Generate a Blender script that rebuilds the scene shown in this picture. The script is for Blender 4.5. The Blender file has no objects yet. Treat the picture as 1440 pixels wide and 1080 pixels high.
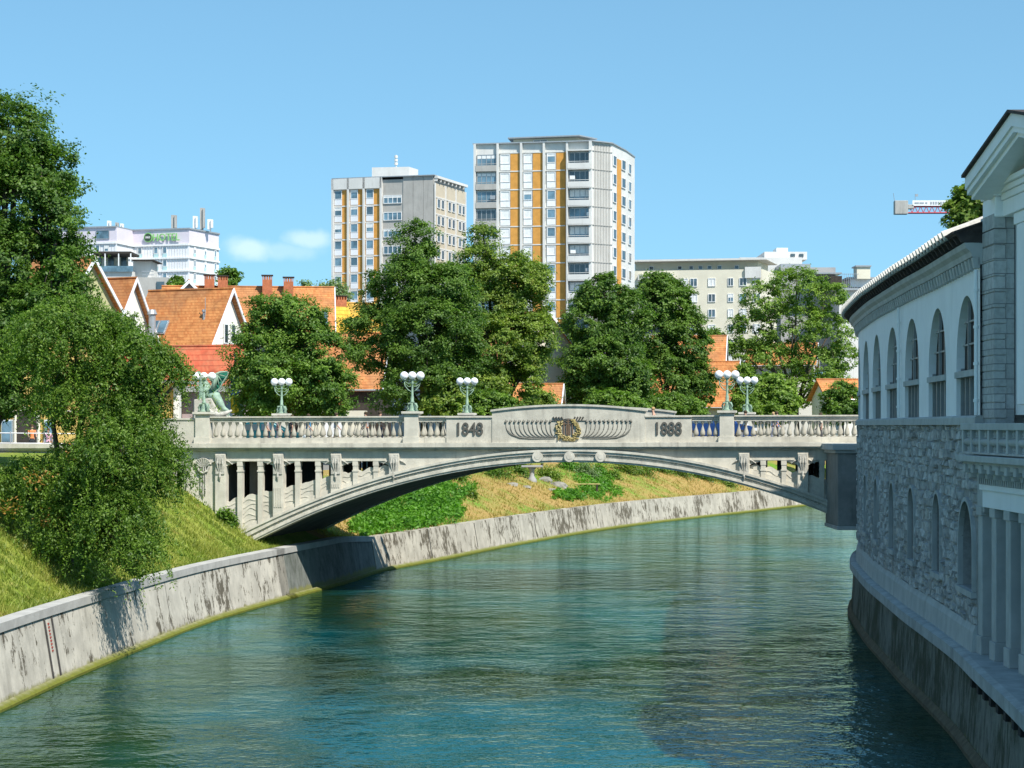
import bpy, bmesh, math, random
import numpy as np
from mathutils import Vector, Matrix, bvhtree
from math import sin, cos, pi, radians, sqrt, atan2, hypot
scene = bpy.context.scene
col = scene.collection
# ---------------- camera ----------------
F = 2950.0; HZ = 599.0; EYE = 8.75          # focal length in photo pixels, horizon row, eye height over the water
cam_d = bpy.data.cameras.new("camera"); cam = bpy.data.objects.new("camera", cam_d); col.objects.link(cam)
cam.location = (0, 0, EYE); cam.rotation_euler = (radians(90), 0, 0)
cam_d.sensor_width = 36; cam_d.lens = F/1440*36; cam_d.shift_y = (HZ-540)/1440
cam_d.clip_start = 0.5; cam_d.clip_end = 6000
scene.camera = cam
# ---------------- sky and sun ----------------
SUN_EL = radians(51); SUN_ROT = radians(141)
w = bpy.data.worlds.new("World"); scene.world = w; w.use_nodes = True
nt = w.node_tree; N = nt.nodes; L = nt.links; N.clear()
out = N.new('ShaderNodeOutputWorld'); bg = N.new('ShaderNodeBackground'); sky = N.new('ShaderNodeTexSky')
sky.sky_type = 'NISHITA'; sky.sun_disc = False; sky.sun_elevation = SUN_EL; sky.sun_rotation = SUN_ROT
sky.altitude = 300; sky.air_density = 1.0; sky.dust_density = 0.25; sky.ozone_density = 2.0
bg.inputs['Strength'].default_value = 0.138
# two faint cumulus puffs low over the roofs, placed by direction
tc = N.new('ShaderNodeTexCoord'); nrm = N.new('ShaderNodeVectorMath'); nrm.operation = 'NORMALIZE'
L.new(tc.outputs['Generated'], nrm.inputs[0])
def dirpx(x, y):
    return Vector(((x-720)/F, 1, (HZ-y)/F)).normalized()
nz = N.new('ShaderNodeTexNoise'); nz.inputs['Scale'].default_value = 60; nz.inputs['Detail'].default_value = 6
L.new(nrm.outputs[0], nz.inputs['Vector'])
acc = None
for (px, py, rx, ry, st) in [(352,348,46,22,.34),(432,336,44,18,.30),(395,352,70,16,.16)]:
    d = dirpx(px, py)
    sub = N.new('ShaderNodeVectorMath'); sub.operation = 'SUBTRACT'; sub.inputs[1].default_value = d
    L.new(nrm.outputs[0], sub.inputs[0])
    mul = N.new('ShaderNodeVectorMath'); mul.operation = 'MULTIPLY'; mul.inputs[1].default_value = (F/rx, F/rx, F/ry)
    L.new(sub.outputs[0], mul.inputs[0])
    ln = N.new('ShaderNodeVectorMath'); ln.operation = 'LENGTH'; L.new(mul.outputs[0], ln.inputs[0])
    a = N.new('ShaderNodeMath'); a.operation = 'MULTIPLY_ADD'; a.inputs[1].default_value = 1.5; a.inputs[2].default_value = -.75
    L.new(nz.outputs['Fac'], a.inputs[0])
    b = N.new('ShaderNodeMath'); b.operation = 'ADD'; L.new(ln.outputs['Value'], b.inputs[0]); L.new(a.outputs[0], b.inputs[1])
    m = N.new('ShaderNodeMapRange'); m.interpolation_type = 'SMOOTHSTEP'
    m.inputs['From Min'].default_value = 1.05; m.inputs['From Max'].default_value = .25
    m.inputs['To Min'].default_value = 0; m.inputs['To Max'].default_value = st
    L.new(b.outputs[0], m.inputs['Value'])
    if acc is None: acc = m.outputs[0]
    else:
        mx = N.new('ShaderNodeMath'); mx.operation = 'MAXIMUM'; L.new(acc, mx.inputs[0]); L.new(m.outputs[0], mx.inputs[1]); acc = mx.outputs[0]
cm = N.new('ShaderNodeMix'); cm.data_type = 'RGBA'; L.new(acc, cm.inputs['Factor'])
tint = N.new('ShaderNodeMix'); tint.data_type = 'RGBA'; tint.blend_type = 'MULTIPLY'; tint.inputs['Factor'].default_value = 1
tint.inputs['B'].default_value = (.765, 1.03, .965, 1)
# look the sky up a little above each direction, so the band over the roofs stays a clear blue
up_ = N.new('ShaderNodeVectorMath'); up_.operation = 'MULTIPLY_ADD'; up_.inputs[1].default_value = (1, 1, .85); up_.inputs[2].default_value = (0, 0, .15)
L.new(nrm.outputs[0], up_.inputs[0]); un = N.new('ShaderNodeVectorMath'); un.operation = 'NORMALIZE'; L.new(up_.outputs[0], un.inputs[0]); L.new(un.outputs[0], sky.inputs['Vector'])
L.new(sky.outputs[0], tint.inputs['A'])
L.new(tint.outputs['Result'], cm.inputs['A']); cm.inputs['B'].default_value = (7.2, 7.4, 7.9, 1)
L.new(cm.outputs['Result'], bg.inputs['Color']); L.new(bg.outputs[0], out.inputs[0])
sd = bpy.data.lights.new("sun", 'SUN'); sd.energy = 4.8; sd.angle = radians(.53); sd.color = (1, .955, .88)
sun = bpy.data.objects.new("sun", sd); col.objects.link(sun)
sdir = Vector((sin(SUN_ROT)*cos(SUN_EL), cos(SUN_ROT)*cos(SUN_EL), sin(SUN_EL)))
sun.rotation_euler = sdir.to_track_quat('Z', 'Y').to_euler(); sun.location = (40, -40, 90)
vs = scene.view_settings; vs.view_transform = 'Standard'; vs.look = 'None'; vs.exposure = 0.5; vs.gamma = 1
scene.cycles.max_bounces = 6; scene.cycles.diffuse_bounces = 3; scene.cycles.glossy_bounces = 3
scene.cycles.transmission_bounces = 3; scene.cycles.transparent_max_bounces = 4
scene.cycles.caustics_reflective = False; scene.cycles.caustics_refractive = False
try: scene.cycles.use_denoising = True
except Exception: pass

# ---------------- materials ----------------
def hexc(r, g, b): return (r, g, b, 1)
class NT:
    def __init__(s, name):
        s.m = bpy.data.materials.new(name); s.m.use_nodes = True
        s.t = s.m.node_tree; s.b = s.t.nodes['Principled BSDF']; s.o = s.t.nodes['Material Output']
        s.pos = s.new('ShaderNodeNewGeometry').outputs['Position']
    def new(s, k, **kw):
        n = s.t.nodes.new(k)
        for a, v in kw.items(): setattr(n, a, v)
        return n
    def link(s, a, b): s.t.links.new(a, b)
    def scaled(s, v):
        n = s.new('ShaderNodeVectorMath', operation='MULTIPLY'); s.link(s.pos, n.inputs[0]); n.inputs[1].default_value = v; return n.outputs[0]
    def noise(s, scale=1, vec=None, detail=5, rough=.6, sc3=None):
        n = s.new('ShaderNodeTexNoise'); n.inputs['Scale'].default_value = scale; n.inputs['Detail'].default_value = detail
        n.inputs['Roughness'].default_value = rough
        s.link(vec if vec is not None else (s.scaled(sc3) if sc3 else s.pos), n.inputs['Vector']); return n.outputs['Fac']
    def ramp(s, fac, a, b, lo=0., hi=1.):
        m = s.new('ShaderNodeMapRange', interpolation_type='SMOOTHSTEP'); s.link(fac, m.inputs['Value'])
        m.inputs['From Min'].default_value = a; m.inputs['From Max'].default_value = b
        m.inputs['To Min'].default_value = lo; m.inputs['To Max'].default_value = hi; return m.outputs[0]
    def mix(s, fac, a, b, mode='MIX'):
        m = s.new('ShaderNodeMix', data_type='RGBA', blend_type=mode)
        for k, v in (('Factor', fac), ('A', a), ('B', b)):
            if isinstance(v, (int, float)): m.inputs[k].default_value = v
            elif isinstance(v, tuple): m.inputs[k].default_value = v if len(v) == 4 else (*v, 1)
            else: s.link(v, m.inputs[k])
        return m.outputs['Result']
    def math(s, op, a, b=0., clamp=False):
        m = s.new('ShaderNodeMath', operation=op, use_clamp=clamp)
        for i, v in enumerate((a, b)):
            if isinstance(v, (int, float)): m.inputs[i].default_value = v
            else: s.link(v, m.inputs[i])
        return m.outputs[0]
    def attr(s, name, out='Fac'):
        n = s.new('ShaderNodeAttribute'); n.attribute_name = name; return n.outputs[out]
    def bump(s, h, strength=.3, dist=.05):
        n = s.new('ShaderNodeBump'); n.inputs['Strength'].default_value = strength; n.inputs['Distance'].default_value = dist
        s.link(h, n.inputs['Height']); s.link(n.outputs[0], s.b.inputs['Normal']); return n.outputs[0]
    def done(s, c=None, rough=.8, spec=.3, metal=0.):
        if c is not None:
            if isinstance(c, tuple): s.b.inputs['Base Color'].default_value = c if len(c) == 4 else (*c, 1)
            else: s.link(c, s.b.inputs['Base Color'])
        if isinstance(rough, (int, float)): s.b.inputs['Roughness'].default_value = rough
        else: s.link(rough, s.b.inputs['Roughness'])
        s.b.inputs['Specular IOR Level'].default_value = spec; s.b.inputs['Metallic'].default_value = metal
        return s.m
def mottled(name, c, var=.25, scale=2., rough=.85, bump=.25, bd=.03, streak=0., spec=.25, dirt=None, fine=18):
    n = NT(name); a = n.noise(scale, detail=6); c2 = tuple(x*(1-var) for x in c); c3 = tuple(min(1, x*(1+var*.6)) for x in c)
    r = n.mix(n.ramp(a, .32, .68), c2, c3)
    r = n.mix(n.ramp(n.noise(fine, detail=4), .3, .7, 0, .35), r, tuple(x*(1-var*.9) for x in c))
    if streak:
        s = n.noise(1, sc3=(2.2, 2.2, .28), detail=5, rough=.7)
        r = n.mix(n.ramp(s, .5, .72, 0, streak), r, dirt or tuple(x*.35 for x in c))
    n.bump(n.noise(fine*.7, detail=6), bump, bd)
    return n.done(r, rough, spec)
def plain(name, c, rough=.5, spec=.5, metal=0., var=.08):
    n = NT(name)
    r = n.mix(n.ramp(n.noise(3.), .3, .7), tuple(x*(1-var) for x in c), tuple(min(1, x*(1+var)) for x in c))
    return n.done(r, rough, spec, metal)
def glassy(name, c, rough=.08):
    n = NT(name); r = n.mix(n.ramp(n.noise(.35), .35, .65), tuple(x*.5 for x in c), tuple(x*1.3 for x in c))
    m = n.done(r, rough, .9); return m
M = {}
M['concrete'] = mottled('pale_stone', (.54, .505, .42), .2, 1.3, streak=.6, dirt=(.24, .225, .19), fine=12)
M['concrete_lt'] = mottled('light_stone', (.58, .545, .455), .16, 1.6, streak=.35, dirt=(.30, .28, .24), fine=14)
M['carved'] = mottled('carved_stone', (.50, .475, .41), .3, 5., fine=30, bump=.6)
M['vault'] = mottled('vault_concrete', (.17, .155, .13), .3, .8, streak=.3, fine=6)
M['rib'] = mottled('arch_stone', (.60, .565, .475), .22, 2.5, streak=.4, dirt=(.26, .24, .20), fine=20)
M['gold'] = mottled('tarnished_brass', (.40, .32, .13), .4, 9., rough=.5, spec=.5, fine=40, bump=.6)
M['darkrelief'] = mottled('dark_bronze', (.105, .10, .085), .3, 6., rough=.6)
M['relief'] = mottled('weathered_relief', (.20, .19, .16), .3, 6.)
M['verdigris'] = mottled('verdigris_copper', (.27, .38, .28), .28, 4., rough=.55, streak=.3, dirt=(.12, .26, .19), fine=25)
M['verdi_dark'] = mottled('dark_verdigris', (.03, .22, .14), .5, 5., rough=.5, fine=25)
n = NT('globe_glass'); M['globe'] = n.done((.88, .88, .87), .25, .5)
M['wallstone'] = mottled('quay_cap_stone', (.44, .43, .40), .15, 1.5, fine=10, streak=.15)
def quay_mat(name, base, stain, amount, green, lo=.52, hi=.56):
    n = NT(name)
    a = n.noise(1.1, detail=6); c = n.mix(n.ramp(a, .3, .7), tuple(x*.82 for x in base), tuple(x*1.12 for x in base))
    st = n.noise(1, sc3=(1.6, 1.6, .22), detail=5, rough=.7)
    c = n.mix(n.ramp(st, .42, .75, 0, .55), c, tuple(x*.55 for x in base))
    big = n.noise(.35, detail=2); sp = n.noise(1, sc3=(2.4, 2.4, 1.1), detail=9, rough=.78)
    comb = n.math('ADD', n.math('MULTIPLY', big, .35), n.math('MULTIPLY', sp, .65))
    c = n.mix(n.ramp(comb, lo, hi, 0, amount), c, stain)
    sep = n.new('ShaderNodeSeparateXYZ'); n.link(n.pos, sep.inputs[0])
    zz = n.math('ADD', sep.outputs['Z'], n.math('MULTIPLY', n.noise(2.), -.5))
    c = n.mix(n.ramp(zz, green+.12, green-.1, 0, .8), c, (.20, .20, .05))
    n.bump(n.noise(9, detail=7), .35, .03)
    return n.done(c, .85, .2)
M['quay'] = quay_mat('quay_concrete', (.50, .47, .40), (.085, .072, .05), .92, -.1, .535, .555)
M['quay_far'] = quay_mat('far_quay_concrete', (.46, .42, .34), (.085, .07, .045), .92, -.1, .50, .56)
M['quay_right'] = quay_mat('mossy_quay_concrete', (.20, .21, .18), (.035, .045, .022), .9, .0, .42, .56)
M['quay_under'] = quay_mat('arch_shade_quay_concrete', (.20, .21, .19), (.04, .05, .03), .6, .1, .45, .6)  # darker quay concrete, with the shade under the arch painted into its colour
def lip_mat():
    n = NT('algae_footing'); sep = n.new('ShaderNodeSeparateXYZ'); n.link(n.pos, sep.inputs[0])
    zz = n.math('ADD', sep.outputs['Z'], n.math('MULTIPLY', n.noise(3.), -.18))
    c = n.mix(n.ramp(n.noise(4.), .3, .7), (.30, .28, .18), (.40, .37, .26))
    c = n.mix(n.ramp(zz, .22, .02, 0, 1), c, n.mix(n.noise(6), (.05, .07, .012), (.22, .22, .03)))
    n.bump(n.noise(14, detail=5), .6, .05); return n.done(c, .9, .2)
M['lip'] = lip_mat()
def grass_mat(name, cols, sc=.35, dry=.5):
    n = NT(name); a = n.noise(sc, detail=6, rough=.65); b = n.noise(sc*5, detail=6, rough=.7); f = n.noise(16, detail=4)
    c = n.mix(n.ramp(a, .42, .58), cols[0], cols[1])
    c = n.mix(n.ramp(b, .5, .66, 0, dry), c, cols[2])
    c = n.mix(n.ramp(f, .35, .65, 0, .45), c, tuple(x*.5 for x in cols[0]))
    n.bump(f, .9, .12); return n.done(c, .95, .1)
M['grass'] = grass_mat('bank_grass', [(.22, .31, .04), (.33, .36, .07), (.46, .38, .14)])
M['grass_far'] = grass_mat('dry_bank_grass', [(.46, .31, .11), (.13, .33, .03), (.52, .38, .15)], .11, .35)
M['asphalt'] = mottled('asphalt', (.075, .075, .078), .2, 1.)
M['paving'] = mottled('paving', (.22, .21, .19), .15, 1.)
# water
n = NT('river_water')
sp = n.scaled((1.15, 1.0, 1))
w1 = n.noise(1.15, vec=sp, detail=2, rough=.5); w2 = n.noise(3.8, vec=sp, detail=2, rough=.5); w3 = n.noise(.32, detail=2)
h = n.math('ADD', n.math('MULTIPLY', w1, .6), n.math('MULTIPLY', w2, .30))
amp = n.ramp(w3, .35, .65, .45, 1.0)
h = n.math('MULTIPLY', h, amp)
n.bump(h, 1.0, .13)
pt = n.noise(1, sc3=(.045, .03, 1), detail=4, rough=.6)
c = n.mix(n.ramp(pt, .42, .58), (.010, .026, .008), (.0, .070, .082))
M['water'] = n.done(c, .05, .38); n.b.inputs['IOR'].default_value = 1.333
gl = n.new('ShaderNodeBsdfGlossy'); gl.inputs['Roughness'].default_value = .05; gl.inputs['Color'].default_value = (.66, .96, 1, 1)
df = n.new('ShaderNodeBsdfDiffuse'); n.link(c, df.inputs['Color']); fr = n.new('ShaderNodeFresnel'); fr.inputs['IOR'].default_value = 1.333
bn = [q for q in n.t.nodes if q.type == 'BUMP'][0].outputs[0]
for q in (gl, df, fr): n.link(bn, q.inputs['Normal'])
ms = n.new('ShaderNodeMixShader'); n.link(n.math('MULTIPLY', fr.outputs[0], .84), ms.inputs[0]); n.link(df.outputs[0], ms.inputs[1]); n.link(gl.outputs[0], ms.inputs[2]); n.link(ms.outputs[0], n.o.inputs['Surface'])

# ---------------- mesh helpers ----------------
ROOT = {}
class MB:
    def __init__(s): s.v = []; s.f = []; s.tint = []; s.smooth = False
    def add(s, vs, fs, tint=None):
        k = len(s.v); s.v += [tuple(p) for p in vs]; s.f += [tuple(i+k for i in f) for f in fs]
        s.tint += [tint if tint is not None else .5]*len(fs); return s
    def box(s, x0, x1, y0, y1, z0, z1, xf=None, tint=None):
        vs = [(x, y, z) for z in (z0, z1) for y in (y0, y1) for x in (x0, x1)]
        if xf: vs = [xf(*p) for p in vs]
        return s.add(vs, [(0,2,3,1),(4,5,7,6),(0,1,5,4),(2,6,7,3),(0,4,6,2),(1,3,7,5)], tint)
    def prism(s, poly, z0, z1, xf=None):
        n = len(poly); f0 = z0 if callable(z0) else (lambda p: z0); f1 = z1 if callable(z1) else (lambda p: z1)
        vs = [(p[0], p[1], f0(p)) for p in poly]+[(p[0], p[1], f1(p)) for p in poly]
        if xf: vs = [xf(*p) for p in vs]
        return s.add(vs, [tuple(range(n))[::-1], tuple(range(n, 2*n))]+[(i, (i+1)%n, (i+1)%n+n, i+n) for i in range(n)])
    def extr(s, poly, fn, a, b):
        """polygon of (u,v) extruded between a and b, mapped by fn(u,v,w)"""
        n = len(poly); vs = [fn(u, v, a) for u, v in poly]+[fn(u, v, b) for u, v in poly]
        return s.add(vs, [tuple(range(n))[::-1], tuple(range(n, 2*n))]+[(i, (i+1)%n, (i+1)%n+n, i+n) for i in range(n)])
    def lathe(s, prof, c=(0,0,0), n=12, xf=None):
        vs = []; fs = []; m = len(prof)
        for i in range(n):
            a = 2*pi*i/n
            for r, z in prof: vs.append((c[0]+r*cos(a), c[1]+r*sin(a), c[2]+z))
        for i in range(n):
            j = (i+1) % n
            for k in range(m-1): fs.append((i*m+k, j*m+k, j*m+k+1, i*m+k+1))
        if prof[0][0] > 1e-4: fs.append(tuple(i*m for i in range(n))[::-1])
        if prof[-1][0] > 1e-4: fs.append(tuple(i*m+m-1 for i in range(n)))
        if xf: vs = [xf(*p) for p in vs]
        return s.add(vs, fs)
    def tube(s, pts, r, n=8, xf=None):
        pts = [Vector(p) for p in pts]; rs = r if isinstance(r, (list, tuple)) else [r]*len(pts)
        vs = []; fs = []
        for i, p in enumerate(pts):
            d = (pts[min(i+1, len(pts)-1)]-pts[max(i-1, 0)]).normalized()
            a = d.cross(Vector((0, 0, 1)) if abs(d.z) < .95 else Vector((1, 0, 0))).normalized(); b = d.cross(a)
            for k in range(n):
                t = 2*pi*k/n; vs.append(tuple(p+(a*cos(t)+b*sin(t))*rs[i]))
        for i in range(len(pts)-1):
            for k in range(n):
                fs.append((i*n+k, i*n+(k+1) % n, (i+1)*n+(k+1) % n, (i+1)*n+k))
        fs.append(tuple(range(n))[::-1]); fs.append(tuple(range((len(pts)-1)*n, len(pts)*n)))
        if xf: vs = [xf(*p) for p in vs]
        return s.add(vs, fs)
    def sphere(s, c, r, n=16, sq=(1,1,1)):
        m = n//2; prof = [(max(1e-5, r*sin(pi*k/m)), -r*cos(pi*k/m)) for k in range(m+1)]
        vs = []; fs = []
        for i in range(n):
            a = 2*pi*i/n
            for rr, z in prof: vs.append((c[0]+rr*cos(a)*sq[0], c[1]+rr*sin(a)*sq[1], c[2]+z*sq[2]))
        q = m+1
        for i in range(n):
            j = (i+1) % n
            for k in range(m): fs.append((i*q+k, j*q+k, j*q+k+1, i*q+k+1))
        return s.add(vs, fs)
    def loft(s, ss, top, bot, t0, t1, xf):
        """closed bar following s: section is (t0..t1) x (bot(s)..top(s))"""
        vs = []
        for q in ss:
            zt = top(q) if callable(top) else top; zb = bot(q) if callable(bot) else bot
            vs += [xf(q, t0, zb), xf(q, t0, zt), xf(q, t1, zt), xf(q, t1, zb)]
        n = len(ss); fs = []
        for i in range(n-1):
            a = i*4; b = a+4
            for k in range(4): fs.append((a+k, a+(k+1) % 4, b+(k+1) % 4, b+k))
        fs.append((3, 2, 1, 0)); fs.append((n*4-4, n*4-3, n*4-2, n*4-1))
        return s.add(vs, fs)
    def build(s, name, mat, parent=None, world=False, smooth=False, bevel=0, normals=True, label=None):
        me = bpy.data.meshes.new(name); vs = s.v
        if world and parent is not None:
            o = ROOT.get(parent.name, Vector((0,0,0))); vs = [(p[0]-o.x, p[1]-o.y, p[2]-o.z) for p in vs]
        me.from_pydata(vs, [], s.f); me.update()
        if normals:
            bm = bmesh.new(); bm.from_mesh(me)
            bmesh.ops.recalc_face_normals(bm, faces=bm.faces); bm.to_mesh(me); bm.free()
        at = me.attributes.new('tint', 'FLOAT', 'FACE'); at.data.foreach_set('value', s.tint)
        me.materials.append(mat)
        if smooth: me.polygons.foreach_set('use_smooth', [True]*len(me.polygons))
        ob = bpy.data.objects.new(name, me); col.objects.link(ob)
        if parent is not None: ob.parent = parent; ROOT[ob.name] = ROOT.get(parent.name, Vector((0,0,0)))
        else: ROOT[ob.name] = Vector((0,0,0))
        if bevel:
            bv = ob.modifiers.new('bevel', 'BEVEL'); bv.width = bevel; bv.segments = 2; bv.limit_method = 'ANGLE'
        if label: ob['label'] = label
        return ob
def tag(o, label=None, cat=None, group=None, kind=None):
    if label: o['label'] = label
    if cat: o['category'] = cat
    if group: o['group'] = group
    if kind: o['kind'] = kind
    return o
def thing(name, loc, label, cat, group=None, rz=0.):
    o = bpy.data.objects.new(name, None); col.objects.link(o); o.location = loc; o.rotation_euler = (0, 0, rz)
    o.empty_display_size = .3; ROOT[o.name] = Vector(loc); return tag(o, label, cat, group)
def copy_obj(o, parent=None):
    c = o.copy(); col.objects.link(c); c.parent = parent; ROOT[c.name] = ROOT.get(parent.name, Vector((0,0,0))) if parent else Vector(c.location)
    return c
def copy_tree(o, parent=None):
    kids = list(o.children); c = copy_obj(o, parent)
    for k in kids: copy_tree(k, c)
    return c
def at(px, py, d): return Vector(((px-720)*d/F, d, EYE-(py-HZ)*d/F))
def text_mesh(txt, size, depth, sx=1., bold=0.):
    cu = bpy.data.curves.new('lettering', 'FONT'); cu.body = txt; cu.size = size; cu.extrude = depth; cu.align_x = 'CENTER'; cu.offset = bold
    cu.resolution_u = 3
    ob = bpy.data.objects.new('lettering', cu); col.objects.link(ob)
    dg = bpy.context.evaluated_depsgraph_get(); me = bpy.data.meshes.new_from_object(ob.evaluated_get(dg))
    vs = [tuple(v.co) for v in me.vertices]; fs = [tuple(p.vertices) for p in me.polygons]
    bpy.data.objects.remove(ob); bpy.data.curves.remove(cu); bpy.data.meshes.remove(me)
    return [(x*sx, y, z) for x, y, z in vs], fs
def catmull(P, step):
    P = [Vector(p) for p in P]; out = []
    for i in range(len(P)-1):
        a = P[max(i-1, 0)]; b = P[i]; c = P[i+1]; d = P[min(i+2, len(P)-1)]
        n = max(1, int((c-b).length/step))
        for k in range(n):
            t = k/n
            out.append(.5*((2*b)+(c-a)*t+(2*a-5*b+4*c-d)*t*t+(3*b-a-3*c+d)*t**3))
    out.append(P[-1]); return out
def interp(x, xs, ys): return float(np.interp(x, xs, ys))
# ---------------- river, banks, ground ----------------
LB = [(-17.5,20),(-16.8,40),(-16.2,55),(-15.75,64),(-15.4,71.5),(-14.7,81),(-13.45,94),(-11.1,107.3),(-9.2,117),(-7.85,126.0),(-4.6,137),(.5,154.6),(9.8,182),(23.7,212),(32.9,231),(50,262),(85,305),(140,350)]
lb = catmull([(x, y, 0) for x, y in LB], 1.5)
def offs(poly, w, side):
    r = []
    for i, p in enumerate(poly):
        d = (poly[min(i+1, len(poly)-1)]-poly[max(i-1, 0)]); d.z = 0; d.normalize()
        r.append(p+Vector((-d.y, d.x, 0))*w*side)
    return r
def far(y): return min(1, max(0, (y-112)/16))
def capz(y): return 2.5*(1-min(1, max(0, (y-118)/8)))+2.1*min(1, max(0, (y-118)/8))
bat = .62
wb = mw = None
def strip(name, pts, mat, parent, closed=True):
    """pts: list of sections (each list of Vectors)"""
    m = MB(); k = len(pts[0]); vs = [p for sec in pts for p in sec]; fs = []
    for i in range(len(pts)-1):
        for j in range(k-1): fs.append((i*k+j, i*k+j+1, (i+1)*k+j+1, (i+1)*k+j))
        if closed: fs.append((i*k+k-1, i*k, (i+1)*k, (i+1)*k+k-1))
    if closed: fs += [tuple(range(k)), tuple(range((len(pts)-1)*k, len(pts)*k))]
    m.add(vs, fs); return m.build(name, mat, parent, world=parent is not None)
near_i = [i for i, p in enumerate(lb) if p.y <= 107.4]; mid_i = [i for i, p in enumerate(lb) if 105.9 <= p.y <= 126.1]; far_i = [i for i, p in enumerate(lb) if p.y >= 124.6]
def Z(p, z): return Vector((p.x, p.y, z))
def quay_left(name, idx, mat, label, cap, extra=0.):
    t = thing(name, Z(lb[idx[0]], 0), label, 'quay wall')
    secs = []; caps = []; lips = []
    o = {k: offs(lb, k, 1) for k in (-.16, -.02, .0, bat-.07, bat, bat+.5, bat+.9, bat+.3)}
    for i in idx:
        zc = capz(lb[i].y)
        secs.append([Z(lb[i]+(o[bat][i]-lb[i])*0, -1.5), Z(o[bat][i], zc-(.3 if cap else .02)), Z(o[bat+.9][i], zc-(.3 if cap else .02)), Z(o[bat+.9][i], -1.5)])
        caps.append([Z(o[bat-.07][i], zc-.297), Z(o[bat-.07][i], zc), Z(o[bat+.5][i], zc+.02), Z(o[bat+.5][i], zc-.297)])
        lips.append([Z(o[-.16][i], -1.5), Z(o[-.16][i], .08), Z(o[-.02][i], .17), Z(o[.0][i]+(o[bat][i]-o[.0][i])*.12, .2), Z(o[bat][i], -1.5)])
    if not cap:
        # battered face only, rough top edge
        pass
    b = strip('wall_face', secs, mat, t)
    if cap: strip('coping', caps, M['wallstone'], t)
    strip('footing', lips, M['lip'], t)
    return t
wl1 = quay_left('quay_wall', near_i, M['quay'], 'pale sloping concrete quay wall with stone coping, below the grass slope before the bridge', True)
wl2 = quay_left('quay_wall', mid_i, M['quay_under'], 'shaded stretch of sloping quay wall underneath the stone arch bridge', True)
wl3 = quay_left('quay_wall', far_i, M['quay_far'], 'dark stained quay wall curving right beyond the bridge along the dry bank', False)
# thin vertical joints in the near wall
g = thing('water_gauge', Z(lb[near_i[0]], 0), 'narrow vertical water level gauge with red marks on the near quay wall', 'gauge')
def wall_pt(y, z, out=0.):
    i = min(range(len(lb)-1), key=lambda k: abs(lb[k].y-y)); d = (lb[i+1]-lb[i]).normalized(); nn = Vector((-d.y, d.x, 0))
    base = lb[i]+d*((y-lb[i].y)/max(.2, d.y)); k = (z+1.5)/3.7
    return Vector((base.x, base.y, z))+nn*(bat*k)-Vector((nn.x, nn.y, -.17)).normalized()*out, d, nn
def wall_plate(mb, y, w, z0, z1, out):
    p0, d, nn = wall_pt(y, z0, out); p1, _, _ = wall_pt(y, z1, out); q0, _, _ = wall_pt(y, z0, -.05); q1, _, _ = wall_pt(y, z1, -.05)
    mb.add([p0-d*w/2, p0+d*w/2, p1+d*w/2, p1-d*w/2, q0-d*w/2, q0+d*w/2, q1+d*w/2, q1-d*w/2],
           [(0,1,2,3),(7,6,5,4),(0,4,5,1),(1,5,6,2),(2,6,7,3),(3,7,4,0)])
m1 = MB(); wall_plate(m1, 71.6, .12, .1, 2.15, .04); wall_plate(m1, 72.5, .12, .1, 2.15, .04)
m1.build('rail', mottled('gauge_iron', (.07, .065, .06), .3, 6.), g, world=True)
m2 = MB()
for k in range(9): wall_plate(m2, 72.05, .13, 1.0+k*.115, 1.06+k*.115, .03)
m2.build('scale_mark', plain('red_paint', (.32, .05, .035)), g, world=True)
for yy in (88.5, 98.0): 
    m3 = MB(); wall_plate(m3, yy, .035, .3, 2.15, .012); m3.build('expansion_joint', M['darkrelief'], wl1, world=True)
for yy in (136, 146, 160, 176):
    m3 = MB(); 
    try: wall_plate(m3, yy, .06, .3, 2.0, .02); m3.build('expansion_joint', M['darkrelief'], wl3, world=True)
    except Exception: pass

# left ground sheet: slope then street, out to the horizon
CS_w = [0, .5, 1.2, 2, 3, 4, 5, 6, 7, 8, 9, 11, 14, 20, 35, 70, 200, 700, 3000]
CS_n = [0, 0, .35, .85, 1.55, 2.3, 3.05, 3.75, 4.35, 4.7, 4.8, 4.85, 4.9, 4.9, 4.9, 4.9, 4.9, 4.9, 4.9]
CS_f = [0, .05, .35, .75, 1.2, 1.6, 1.95, 2.3, 2.55, 2.8, 3.0, 3.2, 3.35, 3.6, 4.2, 4.4, 4.6, 4.6, 4.6]
rng = random.Random(3)
def lowdir(i):
    a = lb[max(i-3, 0)]; b = lb[min(i+3, len(lb)-1)]; d = (b-a); d.z = 0; d.normalize(); return d
GS = []
for i, p in enumerate(lb):
    d = lowdir(i); nn = Vector((-d.y, d.x, 0)); f = far(p.y); sec = []
    for j, ww in enumerate(CS_w):
        z = capz(p.y)-.03+(CS_n[j]*(1-f)+CS_f[j]*f)
        if 1 < j < 12: z += rng.uniform(-.07, .07)
        q = p+nn*(bat+.45+ww); 
        sec.append(Z(q, z))
    GS.append(sec)
def ground_from(idx, cols, name, mat):
    m = MB(); vs = []; fs = []; k = len(cols)
    for i in idx: vs += [GS[i][j] for j in cols]
    for a in range(len(idx)-1):
        for j in range(k-1): fs.append((a*k+j, a*k+j+1, (a+1)*k+j+1, (a+1)*k+j))
    m.add(vs, fs); o = m.build(name, mat, smooth=True); tag(o, None, None, kind='structure'); return o
allv = []; allf = []
slope_cols = list(range(0, 13)); n_i = [i for i in range(len(lb)) if lb[i].y < 118]; f_i = [i for i in range(len(lb)) if lb[i].y > 115.8]
g_near = ground_from(n_i, slope_cols, 'grass_slope', M['grass']); tag(g_near, 'sunlit yellow green grass slope above the near quay wall')
g_far = ground_from(f_i, slope_cols, 'dry_slope', M['grass_far']); tag(g_far, 'dry brown and green grass bank beyond the bridge')
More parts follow.
